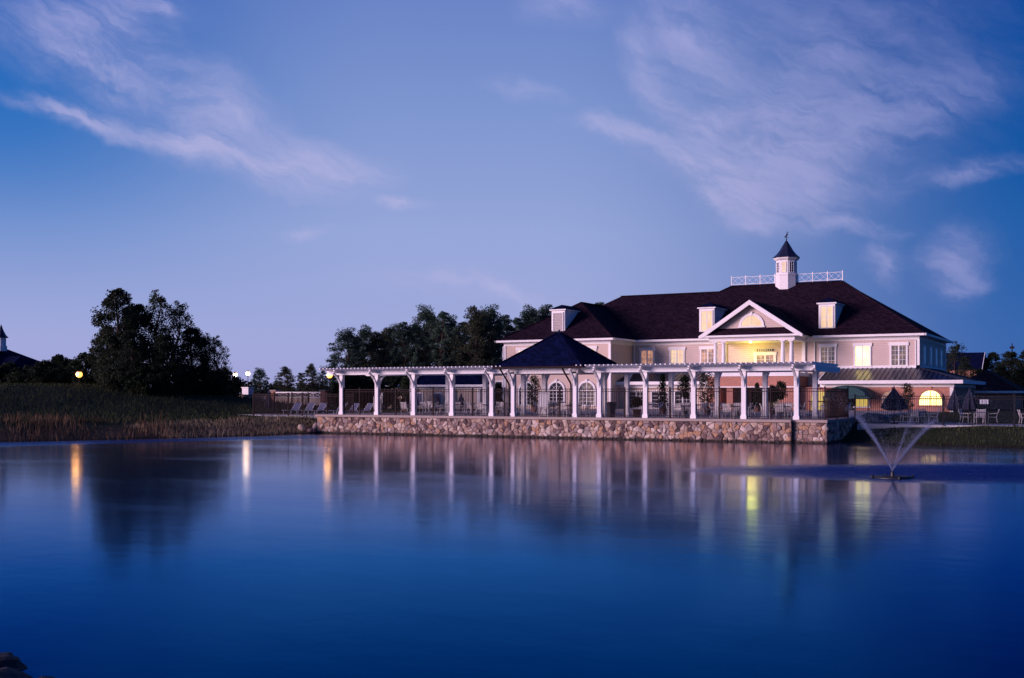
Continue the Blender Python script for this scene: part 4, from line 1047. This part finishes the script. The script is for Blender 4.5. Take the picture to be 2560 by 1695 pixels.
V, F = blades(26000, -72, -50.9, 50, 68, lambda P, d, rng: (d > 0.1) & (d < 6.5 - 0.22*np.maximum(0, 62-P[:, 1])) & (P[:, 1] > 52), lambda P, d, rng: 0.12+0.28*rng.random(len(P)), 0.02, 8)
tag(link('dry_grass', fastmesh('dry_grass', V, F, M['drygrass'])), 'pale dry grass on the shore left of the stone wall', 'grass', kind='stuff')
def gkeep(P, d, rng): return (d > 0.3) & (rng.random(len(P)) < 0.8)
def ghf(P, d, rng): return 0.10+0.16*rng.random(len(P))
V1, F1 = blades(16000, -14.3, 14, 60, 70, gkeep, ghf, 0.02, 4)
V2, F2 = blades(42000, -100, -51.5, 34, 84, lambda P, d, rng: (d > 5.0), lambda P, d, rng: 0.14+0.25*rng.random(len(P)), 0.03, 5)
tag(link('grass', fastmesh('grass', np.concatenate([V1, V2]), np.concatenate([F1, F2+len(V1)]), M['grass'])), 'short dark grass on the banks', 'grass', kind='stuff')

# foreground rocks, bottom left
M['rock'] = material('shore_rock', (0.03, 0.022, 0.024), 0.85, var=0.4, vscale=3, bump=0.7, bscale=6)
rk_lab = ['largest dark shore rock in the bottom left corner', 'flat reddish rock at the tip of the near shore', 'half-sunk rock right of the flat reddish one', 'rock at the left edge of the near shore', 'small rock behind the largest shore rock', 'low rock nearest the bottom edge', 'wet rock last in the line into the water', 'small rock between the flat and the largest', 'rock just below the left picture edge', 'broad rock under the bottom edge']
for k, (x, y, r) in enumerate([(-9.75,7.15,.50),(-9.35,7.35,.34),(-9.0,7.15,.28),(-10.5,7.6,.46),(-10.1,7.75,.26),(-9.5,6.75,.40),(-8.75,6.9,.24),(-9.75,7.55,.24),(-10.7,7.2,.45),(-10.1,6.6,.55)]):
    bm = bmesh.new(); bmesh.ops.create_icosphere(bm, subdivisions=3, radius=r)
    for v in bm.verts:
        n_ = v.co.normalized()
        v.co *= 1 + 0.30*mnoise.noise(n_*1.6 + Vector((k*5.1, 0, 0))) + 0.10*mnoise.noise(n_*5 + Vector((0, k*3.1, 0))); v.co.z *= 0.5
    me = bpy.data.meshes.new('shore_rock'); bm.to_mesh(me); bm.free(); me.materials.append(M['rock'])
    b_ = link('shore_rock', me); b_.location = (x+0.12, y-0.14, -0.12); b_.rotation_euler = (0.2*math.sin(k), 0.25*math.cos(k*2), k*1.3)
    tag(b_, rk_lab[k], 'rock', 'rocks on the near shore')

# ================================================================== patio furniture
def make_chair(label):
    t = thing('patio_chair', label, 'chair', group='white chairs at the patio tables')
    seat = MB()
    for k in range(6): seat.box(-0.24, 0.24, -0.23+k*0.08, -0.17+k*0.08, 0.42, 0.445)
    seat.build('seat', M['chair'], t, off=(0,0,0))
    bk = MB()
    for k in range(5): bk.bar((-0.24, -0.25-0.03*k, 0.52+k*0.085), (0.24, -0.25-0.03*k, 0.52+k*0.085), 0.022, 0.055)
    bk.build('backrest', M['chair'], t, off=(0,0,0))
    for s in (-1, 1):
        MB().tube([(s*0.26,0.24,0),(s*0.25,0.22,0.64)], 0.017, 5).build('leg', M['chair'], t, off=(0,0,0))
        MB().tube([(s*0.26,-0.30,0),(s*0.25,-0.22,0.43),(s*0.25,-0.38,0.92)], 0.017, 5).build('leg', M['chair'], t, off=(0,0,0))
        MB().bar((s*0.25,0.24,0.645),(s*0.25,-0.30,0.66),0.045,0.025).build('armrest', M['chair'], t, off=(0,0,0))
    return t
def make_table(label):
    t = thing('patio_table', label, 'table', group='round tables on the patio')
    MB().lathe(0, 0, [(0.02,0.70),(0.54,0.70),(0.58,0.72),(0.58,0.745),(0.55,0.755),(0.02,0.755)], 20).build('table_top', M['table'], t, off=(0,0,0))
    MB().lathe(0, 0, [(0.05,0.03),(0.045,0.70)], 8).build('pedestal', M['table'], t, off=(0,0,0))
    MB().lathe(0, 0, [(0.30,0.0),(0.30,0.03),(0.05,0.06)], 14).build('table_base', M['table'], t, off=(0,0,0))
    return t
chair0 = table0 = None
def table_set(x, y, z, where, angs, rt=0.78):
    global chair0, table0
    lab = 'round dark patio table ' + where
    if table0 is None: table0 = make_table(lab); table0.location = (x, y, z)
    else: dup_at(table0, (x, y, z), random.uniform(0, 6), lab)
    side = {0: 'right of', 90: 'on the clubhouse side of', 180: 'left of', 270: 'on the pond side of'}
    for a in angs:
        lab = 'white chair %s the table %s' % (side[a], where)
        r = math.radians(a + random.uniform(-16, 16)); rr = rt + random.uniform(-.06, .12)
        p = (x+rr*math.cos(r), y+rr*math.sin(r), z); rz = r + math.pi/2 + random.uniform(-.25, .25)
        if chair0 is None: chair0 = make_chair(lab); chair0.location = p; chair0.rotation_euler = (0,0,rz)
        else: dup_at(chair0, p, rz, lab)
A4 = (0, 90, 180, 270)
ordn = ['first', 'second', 'third', 'fourth']
for i, x in enumerate((-47.3, -44.3, -41.2, -38.1)):
    if i: table_set(x+0.2, 66.1, DECK, 'in the %s left pergola bay' % ordn[i], A4)
    table_set(x+1.2, 72.5+0.6*(i % 2), DECK, 'behind the %s left pergola bay' % ordn[i], A4)
table_set(-31.6, 66.0, DECK, 'under the right half of the gazebo', A4)
table_set(-33.6, 67.2, DECK, 'under the left half of the gazebo', (0, 180, 270))
table_set(-29.2, 73.2, DECK, 'between the gazebo and the dark bin', A4)
for i, x in enumerate((-27.1, -24.0, -20.9, -17.9)):
    if i: table_set(x, 66.0+0.3*(i % 2), DECK, 'in the %s right pergola bay' % ordn[i], A4)
    table_set(x+1.4, 73.5-0.5*(i % 2), DECK, 'behind the %s right pergola bay' % ordn[i], A4)
for i, (x, w) in enumerate(((-11.0,'by the navy terrace umbrella'),(-7.6,'below the brightest lit arch'),(-4.2,'before the paired terrace umbrellas'),(-0.6,'beside the small white sign'),(2.6,'at the right terrace edge'))):
    table_set(x, 73.0+0.5*(i % 2), 0.98, w, A4)
# a stack of chairs in the first bay
for k in range(5):
    dup_at(chair0, (-47.6, 66.4, DECK+k*0.16), 2.2+0.05*k, 'white slatted chair, %s of the stack in the first left bay' % ['bottom', 'second', 'middle', 'fourth', 'topmost'][k])

# sun loungers on the far left deck
def make_lounger(label):
    t = thing('sun_lounger', label, 'lounger', group='loungers on the far left deck')
    MB().box(-0.30,0.30,-0.95,0.35,0.33,0.37).build('seat_sling', M['cushion'], t, off=(0,0,0))
    MB().bar((0,0.35,0.36),(0,0.86,0.92),0.60,0.04,(0,0,1)).build('back_sling', M['cushion'], t, off=(0,0,0))
    MB().bar((-0.32,-1.0,0.35),(-0.32,0.36,0.35),0.05,0.05).bar((0.32,-1.0,0.35),(0.32,0.36,0.35),0.05,0.05).bar((-0.32,0.35,0.36),(-0.32,0.88,0.95),0.05,0.05).bar((0.32,0.35,0.36),(0.32,0.88,0.95),0.05,0.05).build('frame', M['chair'], t, off=(0,0,0))
    for sx in (-1,1):
        for y in (-0.8, 0.3): MB().tube([(sx*0.32,y,0.34),(sx*0.32,y,0.0)], 0.025, 5).build('leg', M['chair'], t, off=(0,0,0))
    return t
l0 = None
lnames = ['leftmost', 'second', 'third', 'fourth', 'fifth', 'rightmost']
for k in range(6):
    lab = '%s sun lounger in the row on the far left deck' % lnames[k]
    x = -58.8+k*1.28+(0.6 if k > 2 else 0)
    if l0 is None: l0 = make_lounger(lab); l0.location = (x, 70.3, 1.16); l0.rotation_euler = (0,0,0.1)
    else: dup_at(l0, (x, 70.3+0.1*(k % 2), 1.16), 0.1-0.05*k, lab)

# closed umbrellas
def umbrella(label, x, y, z, top, hem, r, mat='navy', droop=0.0):
    t = thing('patio_umbrella', label, 'umbrella', (x, y, z), group='closed umbrellas')
    MB().tube([(0,0,0.05),(0,0,top)], 0.03, 6).build('pole', M['iron'], t, off=(0,0,0))
    MB().lathe(0,0,[(0.28,0),(0.28,0.06),(0.06,0.10),(0.05,0.3)],12).build('stand', M['iron'], t, off=(0,0,0))
    n = 16; mb = MB(); prof = [(0.02, top), (0.30, top-0.25*(top-hem)), (0.66, top-0.55*(top-hem)), (0.95, hem+0.12), (1.0, hem), (0.55, hem-0.12)]
    for f_, zz in prof:
        for k in range(n):
            a_ = 2*math.pi*k/n; q = 1.0 if k % 2 == 0 else (0.72 if f_ > 0.2 else 1)
            mb.v.append((r*f_*q*math.cos(a_), r*f_*q*math.sin(a_), zz - (0 if k % 2 == 0 else droop*f_) ))
    for i in range(len(prof)-1):
        for k in range(n): mb.f.append((i*n+k, i*n+(k+1) % n, (i+1)*n+(k+1) % n, (i+1)*n+k))
    mb.f.append(tuple(range(n)))
    mb.build('canopy', M[mat], t, off=(0,0,0))
    MB().lathe(0,0,[(0.01,top),(0.05,top+0.03),(0.01,top+0.09)],8).build('finial', M['iron'], t, off=(0,0,0))
    return t
def on_y(px, y):
    r = (px-1280)/2773.0; c, s_ = math.cos(TH), math.sin(TH); return y*(r*c-s_)/(r*s_+c)
umbrella('navy umbrella, half closed, at the left of the pool terrace', on_y(2235, 71.6), 71.6, 0.98, 2.25, 0.98, 0.82, droop=0.10)
umbrella('left one of the paired closed umbrellas right of the lit arch', on_y(2386, 86), 86, 0.98, 2.30, 0.75, 0.55)
umbrella('right one of the paired closed umbrellas right of the lit arch', on_y(2424, 85), 85, 0.98, 2.30, 0.75, 0.55)
umbrella('narrow closed umbrella behind the third left pergola bay', on_y(1092, 86), 86, DECK, 1.50, 0.55, 0.36)
umbrella('narrow closed umbrella behind the fourth left pergola bay', on_y(1153, 82), 82, DECK, 1.50, 0.45, 0.40)
umbrella('closed umbrella among the loungers at the far left', on_y(672, 73), 73, 1.16, 2.1, 0.6, 0.40)

# potted shrubs
def potted(label, x, y, z, h, r, seed, shape='cone', pot=True):
    t = thing('potted_shrub', label, 'potted plant', (x, y, z), group='potted shrubs on the patio')
    if pot: MB().lathe(0,0,[(0.20,0),(0.28,0.42),(0.31,0.44),(0.31,0.48),(0.26,0.48),(0.24,0.42)],12).build('pot', M['pot'], t, off=(0,0,0))
    b = 0.45 if pot else 0.0
    MB().tube([(0,0,b-0.1),(0.02,0.01,b+h*0.6)],[0.04,0.02],6).build('stem', M['bark'], t, off=(0,0,0))
    rng = np.random.default_rng(seed); cs_, rs_ = [], []
    for k in range(34):
        q = (k+rng.random())/34
        if shape == 'cone': w = (1.05-q)**0.8
        elif shape == 'ball': w = math.sin(math.pi*(0.12+0.8*q))
        else: w = 0.35+0.65*math.sin(math.pi*(0.2+0.7*q))
        a_ = k*2.4; rr = r*w*0.75*rng.random()**0.4
        lo = 0.0 if shape != 'ball' else 0.35
        cs_.append((rr*math.cos(a_), rr*math.sin(a_), b+h*(lo+(1-lo)*q))); rs_.append(r*(0.28+0.2*rng.random())*(0.6+0.5*w))
    V, F = leaf_quads(cs_, rs_, 60, 0.11, rng)
    link('foliage', fastmesh('foliage', V, F, M['bush']), t)
for k, (lab, px, y, h, r, shp) in enumerate([('tall clipped evergreen left of the white board by the gazebo', 1336, 80, 2.45, 0.62, 'col'), ('small rounded shrub at the foot of the second right pergola post', 1592, 66.6, 0.75, 0.42, 'ball'),
        ('cone topiary right of the second right pergola post', 1657, 76, 2.5, 0.55, 'cone'), ('loose shrub left of the third right pergola post', 1712, 78, 2.3, 0.62, 'ball'), ('broad dark shrub right of the third right pergola post', 1768, 78, 2.5, 0.75, 'col'),
        ('round-headed shrub in the second left pergola bay', 1014, 78, 2.35, 0.66, 'ball'), ('thin shrub between the gazebo and the fifth left post', 1246, 72, 1.7, 0.38, 'col'), ('shrub at the portico entrance left of the fifth right post', 1952, 84, 1.9, 0.6, 'ball'),
        ('shrub with tiny lights beside the portico door', 1893, 90, 1.9, 0.55, 'cone'), ('shrub behind the last right pergola bay', 1930, 78, 1.5, 0.6, 'ball'), ('faint shrub against the brick beside the navy umbrella', 2268, 98, 2.2, 0.6, 'col')]):
    potted(lab, on_y(px, y), y, DECK if px < 2100 else 0.98, h, r, 60+k, shp)

# bin, board, sign, tarp
tb = thing('trash_bin', 'dark plastic bin beside the first right pergola post', 'bin', (on_y(1528, 64.9), 64.9, DECK))
MB().lathe(0,0,[(0.24,0.0),(0.30,0.82),(0.31,0.84)],14).build('bin_body', M['bin'], tb, off=(0,0,0))
MB().lathe(0,0,[(0.34,0.84),(0.34,0.90),(0.28,0.96),(0.03,0.98)],14).build('lid', M['bin'], tb, off=(0,0,0))
bd = thing('notice_board', 'blank white board standing by the fence under the gazebo', 'board', (on_y(1358, 64.35), 64.35, DECK))
MB().box(-0.33,0.33,-0.02,0.02,0.62,1.64).build('panel', M['signwhite'], bd, off=(0,0,0))
for s in (-1, 1): MB().cbox(s*0.3, 0.035, 0.0, 0.04, 0.04, 1.66).build('leg', M['chair'], bd, off=(0,0,0))
sg_ = thing('pool_sign', 'small white sign standing beyond the terrace tables on the right', 'sign', (on_y(2460, 75.0), 75.0, 0.98))
MB().cbox(0, 0.03, 0, 0.05, 0.05, 1.5).build('sign_post', M['black'], sg_, off=(0,0,0))
MB().box(-0.27,0.27,-0.01,0.0,1.22,1.50).build('sign_plate', M['signwhite'], sg_, off=(0,0,0))
mk = MB()
for q in (-0.09, 0.09): mk.box(q-0.012, q+0.012, -0.014, -0.0101, 1.24, 1.48)
mk.build('sign_marks', M['cushion'], sg_, off=(0,0,0))
bm = bmesh.new(); bmesh.ops.create_uvsphere(bm, u_segments=20, v_segments=10, radius=1.0)
for v in bm.verts:
    v.co.x *= 1.15*(1+0.12*mnoise.noise(v.co*2)); v.co.y *= 0.7; v.co.z = max(0, v.co.z)*0.62*(1+0.3*mnoise.noise(v.co*1.7))
me = bpy.data.meshes.new('covered_heap'); bm.to_mesh(me); bm.free(); me.materials.append(M['tarp'])
hp = tag(link('covered_heap', me, None, (on_y(2178, 72.6), 72.6, 0.98)), 'low tarp-covered heap behind the pool fence', 'tarp heap')
# handrail of the steps down from the patio
hr = thing('stair_handrail', 'dark sloping handrail at the right end of the patio', 'handrail', (-16.0, 69.4, DECK))
for dy in (0, 0.9):
    MB().tube([(-1.0,dy,1.02),(0,dy,1.0),(1.25,dy,0.55)],0.03,6).build('rail', M['iron'], hr, off=(0,0,0))
    for x_, z_ in ((-0.9,1.0),(0,1.0),(1.2,0.56)): MB().tube([(x_,dy,0),(x_,dy,z_)],0.025,6).build('baluster', M['iron'], hr, off=(0,0,0))
# lit doorway beneath the canopy
sl = part('sidelight', MB().box(-22.15,-21.65,101.90,101.99,0.98,2.75), 'black')
for k, (z0_, z1_) in enumerate(((1.02,1.42),(1.48,1.86),(1.92,2.26),(2.32,2.68))): MB().box(-22.02,-21.78,101.87,101.905,z0_,z1_).build('pane', M['litbright' if k == 0 else 'signlit'] if 'signlit' in M else M['glowwarm'], sl)
part('door', MB().box(-21.6,-20.85,101.90,101.99,0.98,2.9).box(-23.0,-22.2,101.92,101.985,0.98,2.9), 'black')  # dark panels also stand in for the walkway shade under the canopy

# ================================================================== lamps
def lamp_post(label, px, Z, py, glow, white_base=False, r=0.26):
    x, y = pixpos(px, Z); g_ = gh1(x, y); zt = CAM_H+(984-py)*Z/2773.0
    t = thing('lamp_post', label, 'lamp post', (x, y, g_), group='lit lamp posts'); h = zt-g_
    MB().tube([(0,0,-0.2),(0,0,h-r)],[0.06,0.04],8).build('pole', M['black'], t, off=(0,0,0))
    MB().lathe(0,0,[(0.05,h-r-0.08),(0.16,h-r-0.02),(0.05,h-0.9*r)],10).build('collar', M['black'], t, off=(0,0,0))
    MB().lathe(0,0,[(0.05,h-0.95*r),(r*0.72,h-0.68*r),(r,h),(r*0.72,h+0.68*r),(0.05,h+0.95*r)],12).build('lantern', M[glow], t, off=(0,0,0), smooth=True)
    MB().lathe(0,0,[(r*0.7,h+0.72*r),(0.06,h+r+0.06),(0.02,h+r+0.14)],10).build('cap', M['black'], t, off=(0,0,0))
    pd2 = bpy.data.lights.new('lamp_light', 'POINT'); pd2.energy = 40; pd2.color = (1.0, 0.45, 0.10) if glow == 'lamporange' else (1.0, 0.72, 0.42); pd2.shadow_soft_size = r
    po = bpy.data.objects.new('lamp_light', pd2); COL.objects.link(po); po.parent = t; po.location = (0, -0.45, h+0.05)
    if white_base: MB().cbox(0,0,0,0.95,0.95,2.2).cbox(0,0,2.2,1.1,1.1,0.1).build('plinth', M['white'], t, off=(0,0,0))
    return t
lamp_post('left one of the two white-glowing lamp posts on the horizon', 588, 130, 937, 'lampglow')
lamp_post('right one of the two white-glowing lamp posts, above a white plinth', 620, 130, 934, 'lampglow', True)
lamp_post('orange lamp post among the shrubs on the left hill', 198, 101, 936, 'lamporange', r=0.30)
lamp_post('orange lamp at the left end of the pergola', 824, 108, 938, 'lamporange', r=0.30)

# ================================================================== fountain
FO = (-6.75, 39.1)
ft = thing('fountain', 'floating fountain in the pond, right of the stone wall', 'fountain', (FO[0], FO[1], 0))
M['float'] = material('float_black', (0.015, 0.015, 0.018), 0.5, var=0.3, vscale=5)
MB().lathe(FO[0], FO[1], [(0.62,-0.05),(0.66,0.01),(0.62,0.06),(0.46,0.08),(0.30,0.04),(0.10,0.04),(0.09,0.02)], 24).build('float_ring', M['float'], ft, smooth=True)
MB().lathe(FO[0], FO[1], [(0.07,0.03),(0.06,0.18),(0.04,0.22),(0.02,0.23)], 12).build('nozzle', M['float'], ft)
for k in range(4):
    a_ = math.pi/2*k+0.5
    MB().lathe(FO[0]+0.68*math.cos(a_), FO[1]+0.68*math.sin(a_), [(0.05,0.0),(0.06,0.08),(0.04,0.09)], 8).build('lamp_housing', M['float'], ft)
rng = np.random.default_rng(9)
def drops(n, az_, spread, t0, t1, v0, elv, size, fall=1.0):
    t = t0 + (t1-t0)*rng.random(n)**fall
    e_ = np.radians(elv + rng.normal(0, 1.0, n)); v = v0*(1+rng.normal(0, 0.018, n))
    a = az_ + rng.normal(0, spread, n) if np.isscalar(az_) else az_
    rr = v*np.cos(e_)*t; z = 0.25 + v*np.sin(e_)*t - 4.905*t*t
    P = np.column_stack([FO[0]+rr*np.cos(a), FO[1]+rr*np.sin(a), z]) + rng.normal(0, 1, (n, 3))*(0.008+0.06*t)[:, None]
    P = P[P[:, 2] > 0.02]
    return P, size*(0.7+0.6*rng.random(len(P)))
PP = []
cam_az = math.atan2(FO[1], FO[0]); sideL, sideR = cam_az+math.pi/2, cam_az-math.pi/2
for a_, n_, e_ in ((sideL, 4200, 64), (sideL+0.3, 500, 64), (sideR, 4200, 58), (sideR-0.3, 500, 60), (sideR+1.0, 1100, 62), (sideL-1.0, 150, 62)):
    PP.append(drops(n_, a_, 0.025, 0.0, 0.31, 8.3, e_, 0.0040, 1.5))
a_all = rng.uniform(0, 2*math.pi, 3000); PP.append(drops(3000, a_all, 0, 0.0, 0.42, 8.2, 62, 0.0042, 1.0))
a_all = rng.uniform(0, 2*math.pi, 2600); PP.append(drops(2600, a_all, 0, 0.35, 1.5, 8.0, 62, 0.0036, 1.0))
DP = np.concatenate([p for p, _ in PP]); DS = np.concatenate([s_ for _, s_ in PP])
tet = np.array([(1,1,1),(1,-1,-1),(-1,1,-1),(-1,-1,1)], float)
V = (DP[:, None, :] + tet[None]*DS[:, None, None]*np.array([0.8,0.8,1.6])).reshape(-1, 3) - np.array([FO[0], FO[1], 0])
b0 = (np.arange(len(DP))*4)[:, None]
F = np.concatenate([b0+np.array([[0,1,2]]), b0+np.array([[0,3,1]]), b0+np.array([[0,2,3]]), b0+np.array([[1,3,2]])])
M['spray'] = material('water_spray', (0.26, 0.33, 0.52), 0.3, spec=0.6)
so = link('spray', fastmesh('spray', V, F, M['spray']), ft); so['kind'] = 'stuff'

# ================================================================== other buildings
def hip_house(name, label, x0, x1, y0, y1, zb, ze, pitch, wallm, roofm, ov=0.5, cat='building'):
    t = thing(name, label, cat, ((x0+x1)/2, (y0+y1)/2, zb))
    MB().box(x0,x1,y0,y1,zb-0.3,ze).build('wall', M[wallm], t)
    a0,a1,b0_,b1 = x0-ov,x1+ov,y0-ov,y1+ov; w = min(a1-a0, b1-b0_)/2; zr_ = ze+w*pitch
    if a1-a0 >= b1-b0_: R = [(a0+w,(b0_+b1)/2,zr_),(a1-w,(b0_+b1)/2,zr_)]; fs = [(0,1,5,4),(1,2,5),(2,3,4,5),(3,0,4)]
    else: R = [((a0+a1)/2,b0_+w,zr_),((a0+a1)/2,b1-w,zr_)]; fs = [(0,1,4),(1,2,5,4),(2,3,5),(3,0,4,5)]
    MB().add([(a0,b0_,ze),(a1,b0_,ze),(a1,b1,ze),(a0,b1,ze)]+R, fs+[(3,2,1,0)]).build('roof', M[roofm], t)
    MB().box(a0-.02,a1+.02,b0_-.06,b0_,ze-0.2,ze+0.02).box(a1,a1+.06,b0_,b1,ze-0.2,ze+0.02).build('fascia', M['white'], t)
    return t
ph = hip_house('pool_house', 'low cream pool house behind the left half of the pergola', -69.2, -57.0, 97.5, 106, 1.3, 3.75, 0.42, 'stucco', 'shingle2', 0.6)
MB().box(-69.4,-56.9,97.38,97.5,3.3,3.55).build('frieze', M['white'], ph)
for x in (-69.0, -65.9, -60.2, -57.2): MB().cbox(x, 97.4, 1.3, 0.35, 0.25, 2.0).build('pilaster', M['white'], ph)
for x in (-64.6, -62.2):
    w_ = MB().box(x-0.55,x+0.55,97.42,97.52,1.4,3.0).build('door', M['white'], ph); MB().box(x-0.42,x+0.42,97.40,97.43,1.6,2.85).build('pane', M['cushion'], w_)
lk = thing('link_wall', 'cream wall with one dark window between pool house and clubhouse', 'wall', (-56.3, 100.5, 1.3))
MB().box(-57.0,-55.6,100.0,105,1.2,4.7).build('wall', M['stucco'], lk); MB().box(-56.8,-55.8,99.9,100.02,2.9,4.2).build('window_frame', M['white'], lk); MB().box(-56.65,-55.95,99.87,99.91,3.05,4.05).build('pane', M['glass'], lk)
fx, fy = pixpos(8, 150)
fh = hip_house('far_house', 'dark roofed house with cupola at the left edge of the picture', fx-16, fx+2.5, fy-6, fy+6, 2.2, 6.4, 0.55, 'stucco', 'shingle2')
MB().box(fx+1.5, fx+5.2, fy-3.5, fy+4, 2.0, 5.6).build('annex_wall', M['stucco'], fh)
MB().add([(fx+1,fy-4.2,5.6),(fx+6,fy-4.2,5.6),(fx+6,fy+4.4,5.6),(fx+1,fy+4.4,5.6),(fx+1,fy,7.9),(fx+3.6,fy,7.9)],[(0,1,5,4),(1,2,5),(2,3,4,5)]).build('annex_roof', M['shingle2'], fh)
ccx, ccy = pixpos(3, 150)
c_ = MB().lathe(ccx, ccy, [(0.75,8.6),(0.75,9.3)],8).lathe(ccx, ccy, [(0.62,9.3),(0.62,10.4)],8).build('cupola', M['white'], fh)
MB().lathe(ccx, ccy, [(0.95,10.4),(0.6,10.8),(0.3,11.4),(0.03,12.2)],8).build('cupola_roof', M['metalroof'], c_)
rx, ry = pixpos(2432, 165)
gh_ = thing('gable_house', 'brick house with dark gabled roof in the trees on the right', 'building', (rx, ry, 2))
MB().box(rx-9, rx+1.2, ry-3, ry+4, 1.5, 6.6).build('wall', M['brick'], gh_)
MB().add([(rx+1.2,ry-3,6.6),(rx+1.2,ry+4,6.6),(rx+1.2,ry+0.5,8.8),(rx+1.0,ry-3,6.6),(rx+1.0,ry+4,6.6),(rx+1.0,ry+0.5,8.8)],[(0,1,2),(3,4,5),(0,1,4,3)]).build('gable', M['brick'], gh_)
MB().add([(rx-9.4,ry-3.5,6.35),(rx+1.6,ry-3.5,6.35),(rx+1.6,ry+0.5,8.98),(rx-9.4,ry+0.5,8.98),(rx+1.6,ry+4.5,6.35),(rx-9.4,ry+4.5,6.35)],[(0,1,2,3),(3,2,4,5)]).build('roof', M['shingle2'], gh_)
MB().bar((rx+1.62,ry-3.5,6.3),(rx+1.62,ry+0.5,8.92),0.08,0.22).bar((rx+1.62,ry+4.5,6.3),(rx+1.62,ry+0.5,8.92),0.08,0.22).build('rake_board', M['white'], gh_)
M['redroof'] = shingles('red_shingles', (0.12, 0.035, 0.032))
hip_house('side_pavilion', 'low pavilion with reddish hipped roof right of the brick arches', -15.2, -9.2, 121.5, 132, 1.0, 3.1, 0.62, 'brick', 'redroof', 0.6)
mx_, my_ = pixpos(2530, 250)
ms = thing('radio_mast', 'thin radio mast above the trees at the right edge', 'mast', (mx_, my_, 2))
MB().tube([(0,0,0),(0,0,12.2)],[0.28,0.12],6).build('mast_pole', M['black'], ms, off=(0,0,0))
MB().cbox(0,0,11.0,0.9,0.9,0.5).build('antenna', M['black'], ms, off=(0,0,0))
# bridge parapet with white cross-buck railing, brick pillars
b0x, b0y = pixpos(688, 115); b1x, b1y = pixpos(806, 112)
bp = thing('bridge_railing', 'white cross-buck railing on a low wall left of the pergola', 'railing', (b0x, b0y, 1.2))
P0, P1 = Vector((b0x,b0y,0)), Vector((b1x,b1y,0))
def bz(t, z): p = P0.lerp(P1, t); return (p.x, p.y, z)
MB().bar(bz(0.01,1.75), bz(0.99,1.75), 0.4, 1.3).build('base_wall', M['stucco'], bp)
MB().bar(bz(0.02,2.97), bz(0.98,2.97), 0.14, 0.12).bar(bz(0.02,2.48), bz(0.98,2.48), 0.14, 0.10).build('rail', M['white'], bp)
for k in range(6):
    t0_, t1_ = 0.02+k*0.16, 0.02+(k+1)*0.16
    MB().bar(bz(t0_,2.50), bz(t1_,2.95), 0.06, 0.09).bar(bz(t0_,2.95), bz(t1_,2.50), 0.05, 0.09).build('cross_panel', M['white'], bp)
    MB().bar(bz(t1_,2.4), bz(t1_,3.0), 0.12, 0.12).build('post', M['white'], bp)
for lab, px, Z in (('brick pillar at the left end of the white cross-buck railing', 688, 115.4), ('brick pillar at the right end of the white cross-buck railing', 812, 111.6)):
    x, y = pixpos(px, Z); p_ = thing('brick_pillar', lab, 'pillar', (x, y, 1.1), group='pillars of the bridge railing')
    MB().cbox(x,y,1.0,0.62,0.62,2.1).build('shaft', M['brick'], p_); MB().cbox(x,y,3.1,0.80,0.80,0.14).build('cap', M['coping'], p_)
x0_, y0_ = pixpos(585, 122); x1_, y1_ = pixpos(682, 118)
lw = thing('low_wall', 'low pinkish wall under the two lamp posts', 'wall', (x0_, y0_, 1.2))
MB().bar((x0_,y0_,1.7),(x1_,y1_,1.7),0.4,1.9).build('wall_body', M['stucco'], lw); MB().bar((x0_,y0_,2.70),(x1_,y1_,2.70),0.5,0.10).build('coping', M['coping'], lw)
